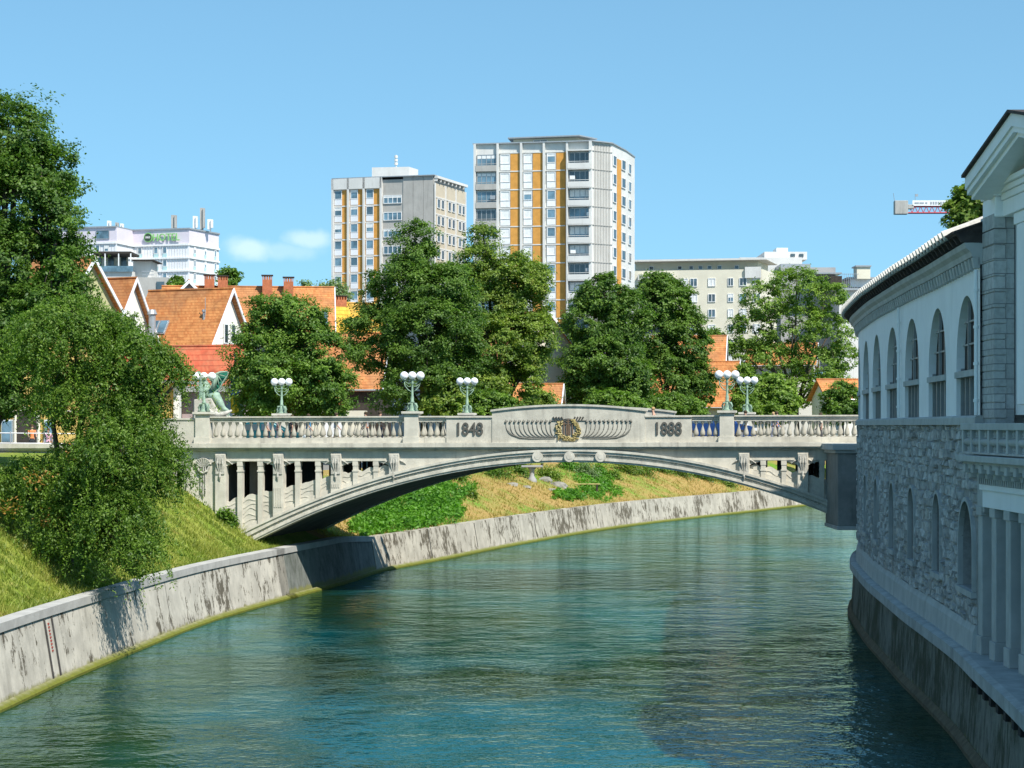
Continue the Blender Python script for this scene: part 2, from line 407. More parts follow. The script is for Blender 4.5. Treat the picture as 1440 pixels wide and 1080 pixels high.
g_st = ground_from(list(range(len(lb))), list(range(12, len(CS_w))), 'ground', M['paving']); tag(g_st, 'flat street level ground along the left bank')
# river bed cover + right bank
RB = [(9.5,25),(10.6,40),(11.4,47.7),(12.0,54),(12.55,59.5),(13.0,66.1),(13.35,71.6),(13.9,78.6),(14.35,84.3),(15.0,90.8),(15.7,97),(16.35,101),(17.4,106),(19.2,112),(23,125),(31,143),(45,165),(65,190),(95,225),(150,290)]
rb = catmull([(x, y, 0) for x, y in RB], 1.2)
m = MB(); ro = offs(rb, 1.2, -1); vs = []; fs = []
for i, p in enumerate(ro): vs += [Z(p, 2.4), Z(Vector((p.x+3, p.y, 0)), 7.3), Vector((3000+p.x, p.y*(1 if p.y < 280 else 8), 7.3))]
for i in range(len(ro)-1):
    for j in range(2): fs.append((i*3+j, i*3+j+1, (i+1)*3+j+1, (i+1)*3+j))
m.add(vs, fs); o = m.build('right_bank_ground', M['paving']); tag(o, 'street level ground of the right bank', None, kind='structure')
m = MB(); m.add([(-60,-60,0),(400,-60,0),(400,420,0),(-60,420,0)], [(0,1,2,3)]); 
water = m.build('water', M['water']); tag(water, 'rippled green and blue river water', None, kind='structure')
# BVH of ground for placing things
bv_v = []; bv_f = []
for o in (g_near, g_far, g_st):
    k = len(bv_v); bv_v += [v.co.copy() for v in o.data.vertices]; bv_f += [tuple(i+k for i in p.vertices) for p in o.data.polygons]
gb = bvhtree.BVHTree.FromPolygons(bv_v, bv_f)
def gz(x, y):
    h = gb.ray_cast(Vector((x, y, 60)), Vector((0, 0, -1)))
    return h[0].z if h[0] is not None else 7.0
def ray(px, py):
    d = Vector(((px-720)/F, 1, (HZ-py)/F)).normalized(); h = gb.ray_cast(Vector((0, 0, EYE)), d); return h[0]
# quay wall under the market hall
t = thing('river_wall', Z(rb[0], 0), 'tall mossy dark river wall with stone ledge below the curved market hall', 'quay wall')
i_r = [i for i, p in enumerate(rb) if p.y < 118]
o1 = offs(rb, .12, -1); o_out = offs(rb, .0, 1); o_lip = offs(rb, .16, 1); o_in = offs(rb, 1.6, -1); o_cap = offs(rb, .06, 1); o_w = offs(rb, .5, -1)
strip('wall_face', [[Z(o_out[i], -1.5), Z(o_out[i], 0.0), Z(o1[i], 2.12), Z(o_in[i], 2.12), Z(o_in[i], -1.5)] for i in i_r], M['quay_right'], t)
strip('coping', [[Z(o_cap[i], 2.123), Z(o_cap[i], 2.45), Z(o1[i], 2.5), Z(o_in[i], 2.5), Z(o_in[i], 2.123)] for i in i_r], mottled('coping_stone', (.42, .44, .43), .25, 1.2, streak=.4, fine=8), t)
strip('footing', [[Z(o_lip[i], -1.5), Z(o_lip[i], .12), Z(o_out[i], .3), Z(o1[i], .25), Z(o1[i], -1.5)] for i in i_r], mottled('dark_footing', (.12, .10, .06), .4, 3.), t)
for k in range(9):                                 # dark boxes painting the shade inside beam sockets under the near coping
    yy = 55.6-k*1.35; i = min(i_r, key=lambda q: abs(rb[q].y-yy)); p = rb[i]; d = lowdir_r = (rb[i+1]-rb[i]).normalized()
    mm = MB(); nn = Vector((-d.y, d.x, 0))
    for a, z0, z1 in ((.0, 1.86, 2.06),): 
        c0 = Vector((p.x, p.y, 0)); vs = []
        for zz in (z0, z1):
            for s_ in (-.2, .2):
                for q_ in (.02, -.3): vs.append(c0+d*s_+nn*q_+Vector((0, 0, zz)))
        mm.add(vs, [(0,1,3,2),(4,6,7,5),(0,4,5,1),(2,3,7,6),(0,2,6,4),(1,5,7,3)])
    mm.build('socket_box', mottled('socket_shade', (.03, .03, .028), .2, 3.) if k == 0 else bpy.data.materials['socket_shade'], t, world=True)
# ---------------- the stone arch bridge ----------------
BO = Vector((2.93, 108.0, 0)); YAW = radians(-2.0); U = Vector((cos(YAW), sin(YAW), 0)); Vv = Vector((.185, .983, 0)); TW = 14.0
def B(s, t, z): 
    p = BO+U*s+Vv*t; return (p.x, p.y, z+.0025*s)
br = thing('arch_bridge', B(0, 7, 0), 'pale stone arch bridge with balustrades, open spandrels and a wreath relief, spanning the river', 'bridge')
def bb(name, m, mat, parent=br, **k): return m.build(name, mat, parent, world=True, **k)
def lin(a, b, n): return [a+(b-a)*i/n for i in range(n+1)]
intr = lambda s: 6.94-.0149*s*s-.0000018*s**4
extd = lambda s: 7.49-.0149*s*s
SP = 17.9
ss = lin(-SP, SP, 72)
# vault and ribs
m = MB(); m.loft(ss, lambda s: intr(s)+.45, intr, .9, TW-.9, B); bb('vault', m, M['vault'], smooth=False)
for t0, sg in ((0, 1), (TW, -1)):
    m = MB()
    m.loft(ss, lambda s: intr(s)+.36, lambda s: intr(s)-.05, t0-.10*sg, t0+.9*sg, B)
    m.loft(ss, lambda s: intr(s)+.20, lambda s: intr(s)+.05, t0-.16*sg, t0-.09*sg, B)
    m.loft(ss, lambda s: extd(s)-.0, lambda s: intr(s)+.363, t0-.20*sg, t0+.9*sg, B)
    m.loft(ss, lambda s: extd(s)+.07, lambda s: extd(s)-.05, t0-.27*sg, t0-.19*sg, B)
    if sg == 1:
        for q in lin(-17.6, 17.6, 176):
            z = intr(q)+.29; m.add([B(q-.05, t0-.105, z-.04), B(q+.05, t0-.105, z-.04), B(q+.09, t0-.15, z+.02), B(q-.01, t0-.15, z+.05)], [(0,1,2,3)])
    bb('arch_rib', m, M['rib'])
# spandrel: solid middle, band above the openings
m = MB()
m.loft(lin(-9.2, 9.2, 40), 7.5, lambda s: min(7.45, extd(s)-.02), 0.0, .5, B)
m.loft(lin(-18.3, -9.2, 2), 7.5, 7.0, 0.0, .5, B); m.loft(lin(9.2, 18.3, 2), 7.5, 7.0, 0.0, .5, B)
wave = [(-17.7,4.87),(-15.4,5.4),(-14.7,5.55),(-12.2,6.15),(-11.7,6.3),(-9.2,6.68)]
wx = [a for a, _ in wave]; wz = [b for _, b in wave]
for sg in (-1, 1):
    for c in (9, 12, 15):
        a, b = (c+.25, c+2.75)
        # curved lintel over each bay
        q = lin(a, b, 20)
        m.loft([sg*x for x in q], 7.0, lambda s: 6.62+.33*sqrt(max(0, 1-((abs(s)-c-1.5)/1.28)**2)), .0, .45, B)
        # wavy infill relief
        def top(s):
            s_ = -abs(s); base = interp(s_, wx, wz); 
            return base+.09*abs(sin(s_*4.1))+.04*sin(s_*9)
        qq = lin(a, b, 44)
        m.loft([sg*x for x in qq], top, lambda s: extd(s)-.05, .14, .34, B)
        for k in range(5):   # wave ripples on the infill
            m.loft([sg*x for x in qq], lambda s, k=k: max(extd(s)+.02, min(top(s)-.1, top(s)-.22-.26*k+.05*sin(s*7+k*2))), lambda s, k=k: max(extd(s), min(top(s)-.14, top(s)-.26-.26*k+.05*sin(s*7+k*2))), .115, .16, B)
        m.loft([sg*x for x in lin(a, b, 10)], lambda s: extd(s)+.30, lambda s: extd(s)-.03, .05, .2, B)
# rear spandrel, simpler
m.loft(lin(-9.2, 9.2, 20), 7.5, lambda s: min(7.45, extd(s)-.02), TW-.5, TW, B)
m.loft(lin(-18.3, 18.3, 2), 7.5, 7.0, TW-.5, TW, B)
bb('spandrel_wall', m, M['concrete_lt'])
m = MB()     # thin mouldings between pilasters, raised along the frieze foot
for c in (-16.5,-13.5,-10.5,10.5,13.5,16.5): 
    m.box(c-1.05, c+1.05, -.03, .0, 7.0, 7.06, B); m.box(c-1.15, c+1.15, -.05, .0, 6.965, 7.0, B)
bb('frieze_moulding', m, M['concrete_lt'])
# pilasters with carved masks
def pil(s, t0, sg):
    m = MB(); zb = extd(s)-.05
    m.box(s-.27, s+.27, t0-.17*sg, t0+.4*sg, zb, 7.35, B)
    p = bb('pilaster', m, M['concrete_lt'], bevel=.02)
    if sg == 1:
        m = MB(); m.box(s-.23, s+.23, t0-.22, t0-.165, 6.3, 7.30, B); m.box(s-.16, s+.16, t0-.26, t0-.21, 6.85, 7.2, B)
        for a in (-.12, 0, .12): m.tube([B(s+a, t0-.25, 7.1), B(s+a*1.2, t0-.27, 6.85), B(s+a*.6, t0-.22, 6.45)], [.035, .05, .02], 6)
        m.tube([B(s, t0-.22, 6.4), B(s, t0-.24, 6.15), B(s, t0-.2, 5.95)], [.05, .06, .02], 6)
        for a in (-1, 1): m.tube([B(s+a*.27, t0-.04, 7.0), B(s+a*.42, t0-.05, 6.93), B(s+a*.6, t0-.02, 6.8)], [.06, .05, .02], 6)
        bb('carved_mask', m, M['carved'], p)
        if zb < 5.6:
            m = MB()
            for k in range(4): m.box(s-.2+k*.11, s-.14+k*.11, t0-.2, t0-.165, zb+.5, min(5.6, zb+1.7), B)
            bb('fluting', m, M['concrete_lt'], p)
for s in (-18, -15, -12, -9, 9, 12, 15, 18):
    pil(s, 0, 1); pil(s, TW, -1)
for c in (9, 12, 15):
    for sg in (-1, 1):
        for k in (-.5, .5):
            s = sg*(c+1.5+k*1.06)
            m = MB(); zb = extd(s)-.05
            m.box(s-.12, s+.12, -.02, .38, zb, 6.72, B); m.box(s-.15, s+.15, -.05, .41, 6.42, 6.5, B); m.box(s-.14, s+.14, -.04, .40, 6.72, 6.98, B)
            bb('spandrel_column', m, M['concrete_lt'])
            m = MB(); m.box(s-.12, s+.12, TW-.4, TW-.02, zb, 7.0, B); bb('spandrel_column', m, M['concrete_lt'])
# cross walls carrying the deck, behind the openings
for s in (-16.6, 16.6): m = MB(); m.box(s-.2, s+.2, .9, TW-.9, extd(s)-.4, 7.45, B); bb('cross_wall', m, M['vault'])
for s in (-14.9,-11.9,11.9,14.9):
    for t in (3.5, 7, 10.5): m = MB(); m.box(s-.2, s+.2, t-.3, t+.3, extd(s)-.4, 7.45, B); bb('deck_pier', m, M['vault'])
# abutments
for sg in (-1, 1):
    m = MB(); m.box(sg*18.25, sg*30, .02, TW-.02, -.5, 7.5, B)
    m.box(sg*18.0, sg*18.3, .1, TW-.1, -.5, 3.2, B)
    if sg == -1:
        m.box(-24.5, -18.3, -.08, .02, .5, 4.1, B)
        for zz in (4.6, 5.15, 5.7, 6.25): pass
    ab = bb('abutment', m, M['concrete_lt'])
    if sg == -1:
        m = MB()          # shell and tassel ornaments on the left abutment
        for c in (-18.92, -19.88):
            for k in range(9):
                a = radians(20+k*17.5); m.tube([B(c+.08*cos(a), -.03, 6.62+.08*sin(a)), B(c+.42*cos(a), -.1, 6.72+.42*sin(a))], [.03, .08], 6)
            m.tube([B(c-.34, -.04, 6.76), B(c-.2, -.1, 6.45), B(c, -.12, 6.36), B(c+.2, -.1, 6.45), B(c+.34, -.04, 6.76)], .06, 6)
            for a in (-.11, 0, .11): m.tube([B(c+a, -.04, 6.7), B(c+a, -.08, 5.45-.2*(a == 0)), B(c+a, -.04, 5.25-.2*(a == 0))], [.03, .04, .02], 6)
        bb('shell_ornament', m, M['carved'], ab)
# cornice, deck
m = MB()
m.box(-30, 30, -.36, .5, 7.66, 7.90, B); m.box(-30, 30, -.28, .4, 7.58, 7.66, B); m.box(-30, 30, -.13, .4, 7.5, 7.58, B)
m.box(-30, 30, TW-.5, TW+.36, 7.63, 7.90, B); m.box(-30, 30, TW-.4, TW+.13, 7.5, 7.63, B)
bb('cornice', m, M['concrete'], bevel=.015)
deck = lambda s: 7.35+.6*max(0, 1-(s/20)**2)
m = MB(); m.loft(lin(-30, 30, 40), deck, 7.1, .5, TW-.5, B); bb('deck', m, M['asphalt'])
# parapet: plinth, panels, rails, posts, balusters
POST = (-18.94, -8.11, 8.11, 18.94)
def parapet(t, sg):
    f = t; K = lambda a: t+a*sg     # a<0 is outside
    for a, b, zt in ((-18.6, -6.3, 8.16), (6.3, 30, 8.16), (-24, -19.3, 9.1)):
        m = MB(); m.box(a, b, K(-.06), K(.30), 7.9, zt, B); bb('plinth', m, M['concrete'], bevel=.01)
    for a, b in ((-18.58, -8.47), (-7.75, -6.32), (6.32, 7.75), (8.47, 18.58), (19.3, 30)):
        m = MB(); m.box(a, b, K(-.05), K(.29), 9.10, 9.2, B); m.box(a, b, K(-.11), K(.35), 9.2, 9.28, B); m.box(a, b, K(.0), K(.24), 8.98, 9.1, B); bb('handrail', m, M['concrete'], bevel=.012)
    m = MB(); m.box(-24, -19.3, K(-.11), K(.35), 9.1, 9.2, B); bb('handrail', m, M['concrete'], bevel=.012)
    pns = []
    for sgn in (-1, 1):
        m = MB(); a, b = sorted((sgn*3.9, sgn*6.3))
        m.box(a, b, K(-.12), K(.34), 7.9, 9.18, B); m.box(a-(.04 if sgn < 0 else -.03), b+(.04 if sgn > 0 else -.03), K(-.19), K(.4), 9.18, 9.28, B)
        pns.append(bb('date_panel', m, M['concrete'], bevel=.012))
    m = MB(); crown = lambda s: 9.5+.27*(1-(s/3.95)**2)
    m.loft(lin(-3.93, 3.93, 24), crown, 7.9, K(-.16), K(.38), B)
    m.loft(lin(-4.0, 4.0, 24), lambda s: crown(s)+.1, lambda s: crown(s)+.0, K(-.24), K(.46), B)
    m.loft(lin(-3.96, 3.96, 24), lambda s: crown(s), lambda s: crown(s)-.05, K(-.2), K(.40), B)
    cp = bb('crest_panel', m, M['concrete'])
    for s in POST:
        m = MB(); m.box(s-.36, s+.36, K(-.17), K(.41), 8.2, 9.36, B); m.box(s-.42, s+.42, K(-.22), K(.46), 7.9, 8.2, B)
        m.box(s-.42, s+.42, K(-.23), K(.47), 9.36, 9.40, B); m.box(s-.48, s+.48, K(-.29), K(.53), 9.40, 9.52, B)
        bb('post', m, M['concrete_lt'], bevel=.012)
    return pns, cp
pn, cp = parapet(0, 1); parapet(TW, -1)
prof = [(0.112, 0), (0.112, 0.04), (0.052, 0.05), (0.052, 0.07), (0.12, 0.1), (0.133, 0.17), (0.125, 0.26), (0.09, 0.38), (0.052, 0.5), (0.034, 0.58), (0.039, 0.66), (0.073, 0.7), (0.077, 0.75), (0.095, 0.77), (0.095, 0.82)]
bal0 = None
def balusters(a, b, t):
    global bal0
    n = max(2, round((b-a)/.372))
    for k in range(n):
        s = a+(b-a)*(k+.5)/n; p = Vector(B(s, t, 8.16))
        if bal0 is None:
            m = MB(); m.lathe(prof, n=14); bal0 = m.build('baluster', mottled('baluster_stone', (.40, .37, .30), .2, 2.), br, smooth=True); o = bal0
        else: o = copy_obj(bal0, br)
        o.location = p-ROOT[br.name]
for t in (.12, TW-.12):
    balusters(-18.5, -8.53, t); balusters(-7.7, -6.35, t); balusters(6.35, 7.7, t); balusters(8.53, 15.9, t)
# relief on the crest: writing, wreath, garland strokes
def relief_text(txt, s, z, size, sx):
    vs, fs = text_mesh(txt, size, .035, sx, .012); m = MB(); m.add([B(s+x, -.15-zz, z+y) for x, y, zz in vs], fs); return m
bb('lettering', relief_text('1848', -5.12, 8.30, .92, .80), M['darkrelief'], pn[0], normals=False)
bb('lettering', relief_text('1888', 5.10, 8.30, .92, .80), M['darkrelief'], pn[1], normals=False)
for sg in (-1, 1):
    m = MB()
    for k in range(11):
        s0 = sg*(3.22-.228*k); z0 = 8.98; foot = sg*max(.62, 2.55-.235*k)
        if k == 0: foot = sg*2.35
        pts = []
        for j in range(9):
            q = j/8; pts.append(B(s0+(foot-s0)*q**2.1, -.17, z0-.10-.72*sin(q*pi/2)**.9))
        m.tube(pts, [.014+.014*sin(pi*min(1, j/8)) for j in range(9)], 5)
        m.sphere(B(s0, -.18, z0-.01), .068, 8); m.tube([B(s0-sg*.1, -.18, z0+.05), B(s0+sg*.02, -.18, z0)], [.02, .045], 5)
        m.tube([B(s0, -.18, z0), B(s0+sg*.0, -.18, z0+.11)], [.03, .01], 5)
    m.tube([B(sg*3.15, -.17, 8.55), B(sg*2.9, -.17, 8.30), B(sg*2.5, -.17, 8.15), B(sg*2.0, -.17, 8.1), B(sg*.7, -.17, 8.1)], [.02, .035, .045, .035, .02], 6)
    bb('garland_relief', m, M['relief'], cp)
m = MB()
r_ = random.Random(5)
for k in range(90):
    a = radians(-58+296*k/89)+pi   # open at the top
    a = radians(120+300*k/89); rr = .53+r_.uniform(-.1, .12)
    c = (0+rr*cos(a)*.98, 8.55+rr*sin(a)*.95); q = a+pi/2+r_.uniform(-.8, .8)
    m.tube([B(c[0], -.2, c[1]), B(c[0]+.11*cos(q), -.25, c[1]+.11*sin(q)), B(c[0]+.19*cos(q), -.2, c[1]+.19*sin(q))], [.03, .05, .01], 5)
bb('wreath', m, M['gold'], cp)
m = MB()
m.tube([B(.44*cos(radians(a)), -.2, 8.62+.44*sin(radians(a))) for a in range(0, 181, 15)], .035, 6)
m.tube([B(.60*cos(radians(a)), -.19, 8.62+.50*sin(radians(a))) for a in range(30, 151, 15)], .03, 6)
for sg in (-1, 1):
    for k in range(4): m.tube([B(sg*(.25+.14*k), -.2, 9.05), B(sg*(.36+.14*k), -.2, 9.22)], [.025, .045], 5)
    m.tube([B(sg*.3, -.19, 9.02), B(sg*.95, -.19, 9.02)], .02, 5)
bb('crown_relief', m, M['darkrelief'], cp)
m = MB()
for x, z0, z1 in ((-.22, 8.28, 8.95), (0, 8.25, 9.12), (.22, 8.28, 8.95), (-.08, 8.3, 8.8), (.08, 8.3, 8.8)): m.box(x-.028, x+.028, -.23, -.16, z0, z1, B)
m.box(-.22, .22, -.225, -.16, 8.83, 8.87, B); m.box(-.12, .12, -.228, -.16, 8.95, 8.99, B)
bb('monogram', m, plain('rust_iron', (.16, .10, .06), .7), cp)
for s in (-1.58, .06, 1.66):
    m = MB(); z = 7.17
    def disc(r, t0, t1): m.extr([(r*cos(2*pi*k/20), r*sin(2*pi*k/20)) for k in range(20)], lambda u, v, w_: B(s+u, w_, z+v), t0, t1)
    disc(.27, -.275, -.05); disc(.14, -.288, -.27)
    bb('roundel', m, M['rib'])
# ---------------- lamps on the bridge posts ----------------
def make_lamp():
    t = thing('bridge_lamp', (0, 0, 0), '', 'street lamp', 'green bridge lamps with white globes', rz=YAW)
    m = MB(); m.lathe([(.24, 0), (.24, .05), (.15, .09), (.17, .2), (.12, .34), (.10, .45)], n=12)
    for k in range(4):
        a = pi/4+k*pi/2; c, s = cos(a), sin(a)
        m.tube([(.1*c, .1*s, .42), (.26*c, .26*s, .40), (.34*c, .34*s, .24), (.28*c, .28*s, .14), (.36*c, .36*s, .02)], [.04, .05, .055, .045, .05], 6)
    m.build('lamp_base', M['verdigris'], t, smooth=True)
    m = MB(); m.lathe([(.10, .44), (.115, .5), (.08, .54), (.085, .75), (.062, .8), (.055, 1.25), (.05, 1.4), (.085, 1.44), (.05, 1.5), (.07, 1.6), (.1, 1.66)], n=12)
    m.build('column', M['verdigris'], t, smooth=True)
    m = MB()
    for sg in (-1, 1):
        m.tube([(sg*.05, 0, 1.02), (sg*.22, 0, 1.12), (sg*.38, 0, 1.32), (sg*.42, 0, 1.62)], [.025, .03, .03, .03], 6)
        m.tube([(sg*.05, 0, 1.5), (sg*.2, 0, 1.42), (sg*.42, 0, 1.60)], .02, 6)
        m.tube([(sg*.05, 0, 1.3), (sg*.2, 0, 1.28), (sg*.33, 0, 1.4)], .018, 6)
        m.lathe([(.10, 0), (.12, .05), (.09, .07)], (sg*.42, 0, 1.6), 10)
    m.tube([(-.42, 0, 1.62), (.42, 0, 1.62)], .018, 6)
    m.build('lamp_arms', M['verdigris'], t, smooth=True)
    for x in (-.42, 0, .42):
        m = MB(); m.sphere((x, 0, 1.85), .215, 20); m.build('globe', M['globe'], t, smooth=True)
    return t
lamp0 = make_lamp()
lamps = [(-18.94, .12, 'green three globe lamp beside the winged statue, at the left end of the bridge'),
         (-8.11, .12, 'green three globe lamp on the near post left of the number 1848'),
         (8.11, .12, 'green three globe lamp on the near post right of the number 1888'),
         (-18.94, TW-.12, 'smaller looking far side lamp right of the winged statue, before the round tree'),
         (-8.11, TW-.12, 'far side lamp with three globes rising above the number 1848'),
         (8.11, TW-.12, 'far side lamp partly behind the right lamp, beside a pedestrian head')]
for i, (s, t, lab) in enumerate(lamps):
    o = lamp0 if i == 0 else copy_tree(lamp0)
    o.location = B(s, t, 9.52); ROOT[o.name] = Vector(o.location); o['label'] = lab
# ---------------- curved market hall on the right ----------------
HC = [(12.2,47),(12.55,54),(12.9,59.5),(13.38,66.1),(13.72,71.6),(14.25,78.6),(14.7,84.3),(15.35,90.8),(16.05,97),(16.75,101.2),(17.9,106),(19.8,112),(22.5,119)]
hc = catmull([(x, y, 0) for x, y in HC], .25)
hl = [0]
for i in range(len(hc)-1): hl.append(hl[-1]+(hc[i+1]-hc[i]).length)
hl = np.array(hl); hx = np.array([p.x for p in hc]); hy = np.array([p.y for p in hc])
def hp(a, out=0., z=0.):
    x = np.interp(a, hl, hx); y = np.interp(a, hl, hy); x2 = np.interp(a+.3, hl, hx); y2 = np.interp(a+.3, hl, hy); x1 = np.interp(a-.3, hl, hx); y1 = np.interp(a-.3, hl, hy)
    d = Vector((x2-x1, y2-y1, 0)).normalized(); n = Vector((-d.y, d.x, 0)) # toward the river
    return Vector((x, y, z))+n*out
def a_of_y(y): return float(np.interp(y, hy, hl))
A0 = a_of_y(57.08); AS = a_of_y(57.85); A1 = a_of_y(101.8)
hall = thing('market_hall', hp(A0), 'long curved riverside hall, white arcade above rough stone, with tiled eaves, on the right bank', 'building')
M['plaster'] = mottled('white_plaster', (.88, .88, .87), .05, .8, streak=.12, dirt=(.5, .5, .48), fine=20, bump=.12)
M['rubble'] = None
n = NT('rubble_stone'); tt = n.attr('tint')
c = n.mix(tt, (.36, .355, .34), (.66, .65, .62)); c = n.mix(n.ramp(n.noise(7, detail=7), .35, .7, 0, .6), c, (.20, .195, .18)); c = n.mix(n.ramp(n.noise(.5), .55, .7, 0, .35), c, (.44, .36, .28))
n.bump(n.noise(11, detail=8, rough=.7), .7, .05); M['rubble'] = n.done(c, .9, .2)
M['mortar'] = mottled('mortar', (.32, .315, .30), .2, 5.)
M['trim'] = mottled('grey_trim_stone', (.46, .47, .45), .14, 1.5, streak=.25, fine=12)
M['ashlar'] = None
M['tile_pale'] = mottled('pale_roof_tile', (.66, .62, .55), .2, 5., fine=20)
M['wood_dark'] = mottled('dark_eaves_wood', (.06, .05, .045), .3, 3.)
M['win_dark'] = glassy('dark_window_glass', (.03, .024, .02), .45); M['win_dark'].node_tree.nodes['Principled BSDF'].inputs['Specular IOR Level'].default_value = .08
M['frame_grey'] = plain('grey_window_frame', (.30, .31, .30), .5)
def hstrip(mb, a0, a1, sec, step=.5):
    """sweep closed section [(out,z)...] along the hall curve"""
    n = max(1, int((a1-a0)/step)); k = len(sec); vs = []; fs = []
    for i in range(n+1):
        a = a0+(a1-a0)*i/n
        for o, z in sec: vs.append(hp(a, o, z))
    for i in range(n):
        for j in range(k): fs.append((i*k+j, i*k+(j+1) % k, (i+1)*k+(j+1) % k, (i+1)*k+j))
    fs += [tuple(range(k)), tuple(range(n*k, n*k+k))]
    mb.add(vs, fs)
def harch(z0, z1, ops, reveal, a0, a1, mb, out=0., step=.6, ns=20):
    """wall skin with arched openings [(ac, halfw, zsill, zcrown)] and reveal faces"""
    cuts = [a0]
    ops = sorted(ops)
    def topz(op, a):
        ac, hw, zs, zc = op; return (zc-hw)+sqrt(max(0, hw*hw-(a-ac)**2))
    def quad(a, b, za0, za1, zb0, zb1):
        mb.add([hp(a, out, za0), hp(b, out, zb0), hp(b, out, zb1), hp(a, out, za1)], [(0,1,2,3)])
    cur = a0
    for op in ops+[None]:
        e = op[0]-op[1] if op else a1
        n = max(1, int((e-cur)/step))
        for i in range(n):
            p, q = cur+(e-cur)*i/n, cur+(e-cur)*(i+1)/n; quad(p, q, z0, z1, z0, z1)
        if op:
            ac, hw, zs, zc = op; aa = [ac-hw*cos(pi*i/ns) for i in range(ns+1)]
            for p, q in zip(aa[:-1], aa[1:]):
                if zs > z0+.001: quad(p, q, z0, zs, z0, zs)
                quad(p, q, topz(op, p), z1, topz(op, q), z1)
                mb.add([hp(p, out, topz(op, p)), hp(q, out, topz(op, q)), hp(q, out-reveal, topz(op, q)), hp(p, out-reveal, topz(op, p))], [(0,1,2,3)])
                mb.add([hp(p, out, zs), hp(q, out, zs), hp(q, out-reveal, zs), hp(p, out-reveal, zs)], [(0,1,2,3)])
            for a in (ac-hw, ac+hw):
                mb.add([hp(a, out, zs), hp(a, out, zc-hw), hp(a, out-reveal, zc-hw), hp(a, out-reveal, zs)], [(0,1,2,3)])
            cur = ac+hw
WC = [a_of_y(59.6)+6.36*k for k in range(8)]
up = [(a, 2.02, 9.02, 12.45) for a in WC if a+2.1 < A1]
m = MB(); harch(9.0, 13.2, up, .35, A0, A1, m); m.build('upper_wall', M['plaster'], hall, world=True, normals=False)
lo = [(a, .85 if k else 1.35, 4.15, 6.62) for k, a in enumerate(WC) if a+1 < A1]
m = MB(); harch(2.5, 8.8, lo, .7, AS, A1, m, out=-.06); m.build('stone_wall_core', M['mortar'], hall, world=True, normals=False)
# individual rough blocks laid over the core
r_ = random.Random(11); m = MB()
z = 3.25
while z < 8.74:
    hgt = r_.uniform(.19, .34); hgt = min(hgt, 8.78-z)
    if hgt < .1: break
    a = AS+r_.uniform(0, .2)
    while a < A1:
        L_ = r_.uniform(.26, .72); b = a+L_
        zz0 = z+r_.uniform(-.07, .05); zz1 = z+hgt+r_.uniform(-.06, .10)
        clear = True
        for (ac, hw, zs, zc) in lo:
            if b > ac-hw-.12 and a < ac+hw+.12 and zz1 > zs-.1 and zz0 < zc+.12:
                hh = zc-hw; 
                mid = min(max(ac, a), b)
                if zz0 < hh or hypot(mid-ac, zz0-hh) < hw+.14: clear = False
        if clear:
            g_ = .018; d0 = r_.uniform(.015, .10); v = []
            for (aa, zq) in ((a+g_, zz0+g_), (b-g_, zz0+g_), (b-g_, zz1-g_), (a+g_, zz1-g_)): v.append(hp(aa+r_.uniform(-.02, .02), -.07, zq))
            i1 = .05
            for (aa, zq) in ((a+g_+i1, zz0+g_+i1*.7), (b-g_-i1, zz0+g_+i1*.7), (b-g_-i1, zz1-g_-i1*.7), (a+g_+i1, zz1-g_-i1*.7)):
                v.append(hp(aa+r_.uniform(-.03, .03), d0+r_.uniform(-.045, .045)-.02, zq+r_.uniform(-.02, .02)))
            m.add(v, [(4,5,6,7),(0,1,5,4),(1,2,6,5),(2,3,7,6),(3,0,4,7)], r_.random())
        a = b
    z += hgt
m.build('rubble_stones', M['rubble'], hall, world=True, normals=False)
for (ac, hw, zs, zc) in lo:      # smooth stone rings round the lower windows
    m = MB()
    for i in range(14):
        q0 = pi*i/14; q1 = pi*(i+1)/14; vs = []
        for q in (q0, q1):
            for rr in (hw-.002, hw+.11):
                for o_ in (-.1, .05): vs.append(hp(ac-rr*cos(q), o_, zc-hw+rr*sin(q)))
        m.add(vs, [(0,1,3,2),(4,6,7,5),(0,4,5,1),(2,3,7,6),(1,5,7,3),(0,2,6,4)])
    for sg in (-1, 1):
        a0_, a1_ = sorted((ac+sg*(hw-.002), ac+sg*(hw+.11))); hstrip(m, a0_, a1_, [(-.1, zs), (.05, zs), (.05, zc-hw), (-.1, zc-hw)])
    hstrip(m, ac-hw-.2, ac+hw+.2, [(-.3, zs-.18), (.1, zs-.18), (.1, zs-.01), (-.3, zs-.01)])
    m.build('window_surround', M['trim'], hall, world=True)
m = MB(); hstrip(m, AS, A1, [(-.3, 2.5), (.12, 2.5), (.08, 3.05), (.0, 3.24), (-.3, 3.24)]); m.build('plinth', M['trim'], hall, world=True)
m = MB(); hstrip(m, A0, A1, [(-.3, 8.78), (.14, 8.78), (.14, 8.98), (.08, 9.04), (-.3, 9.04)]); m.build('string_course', M['trim'], hall, world=True)
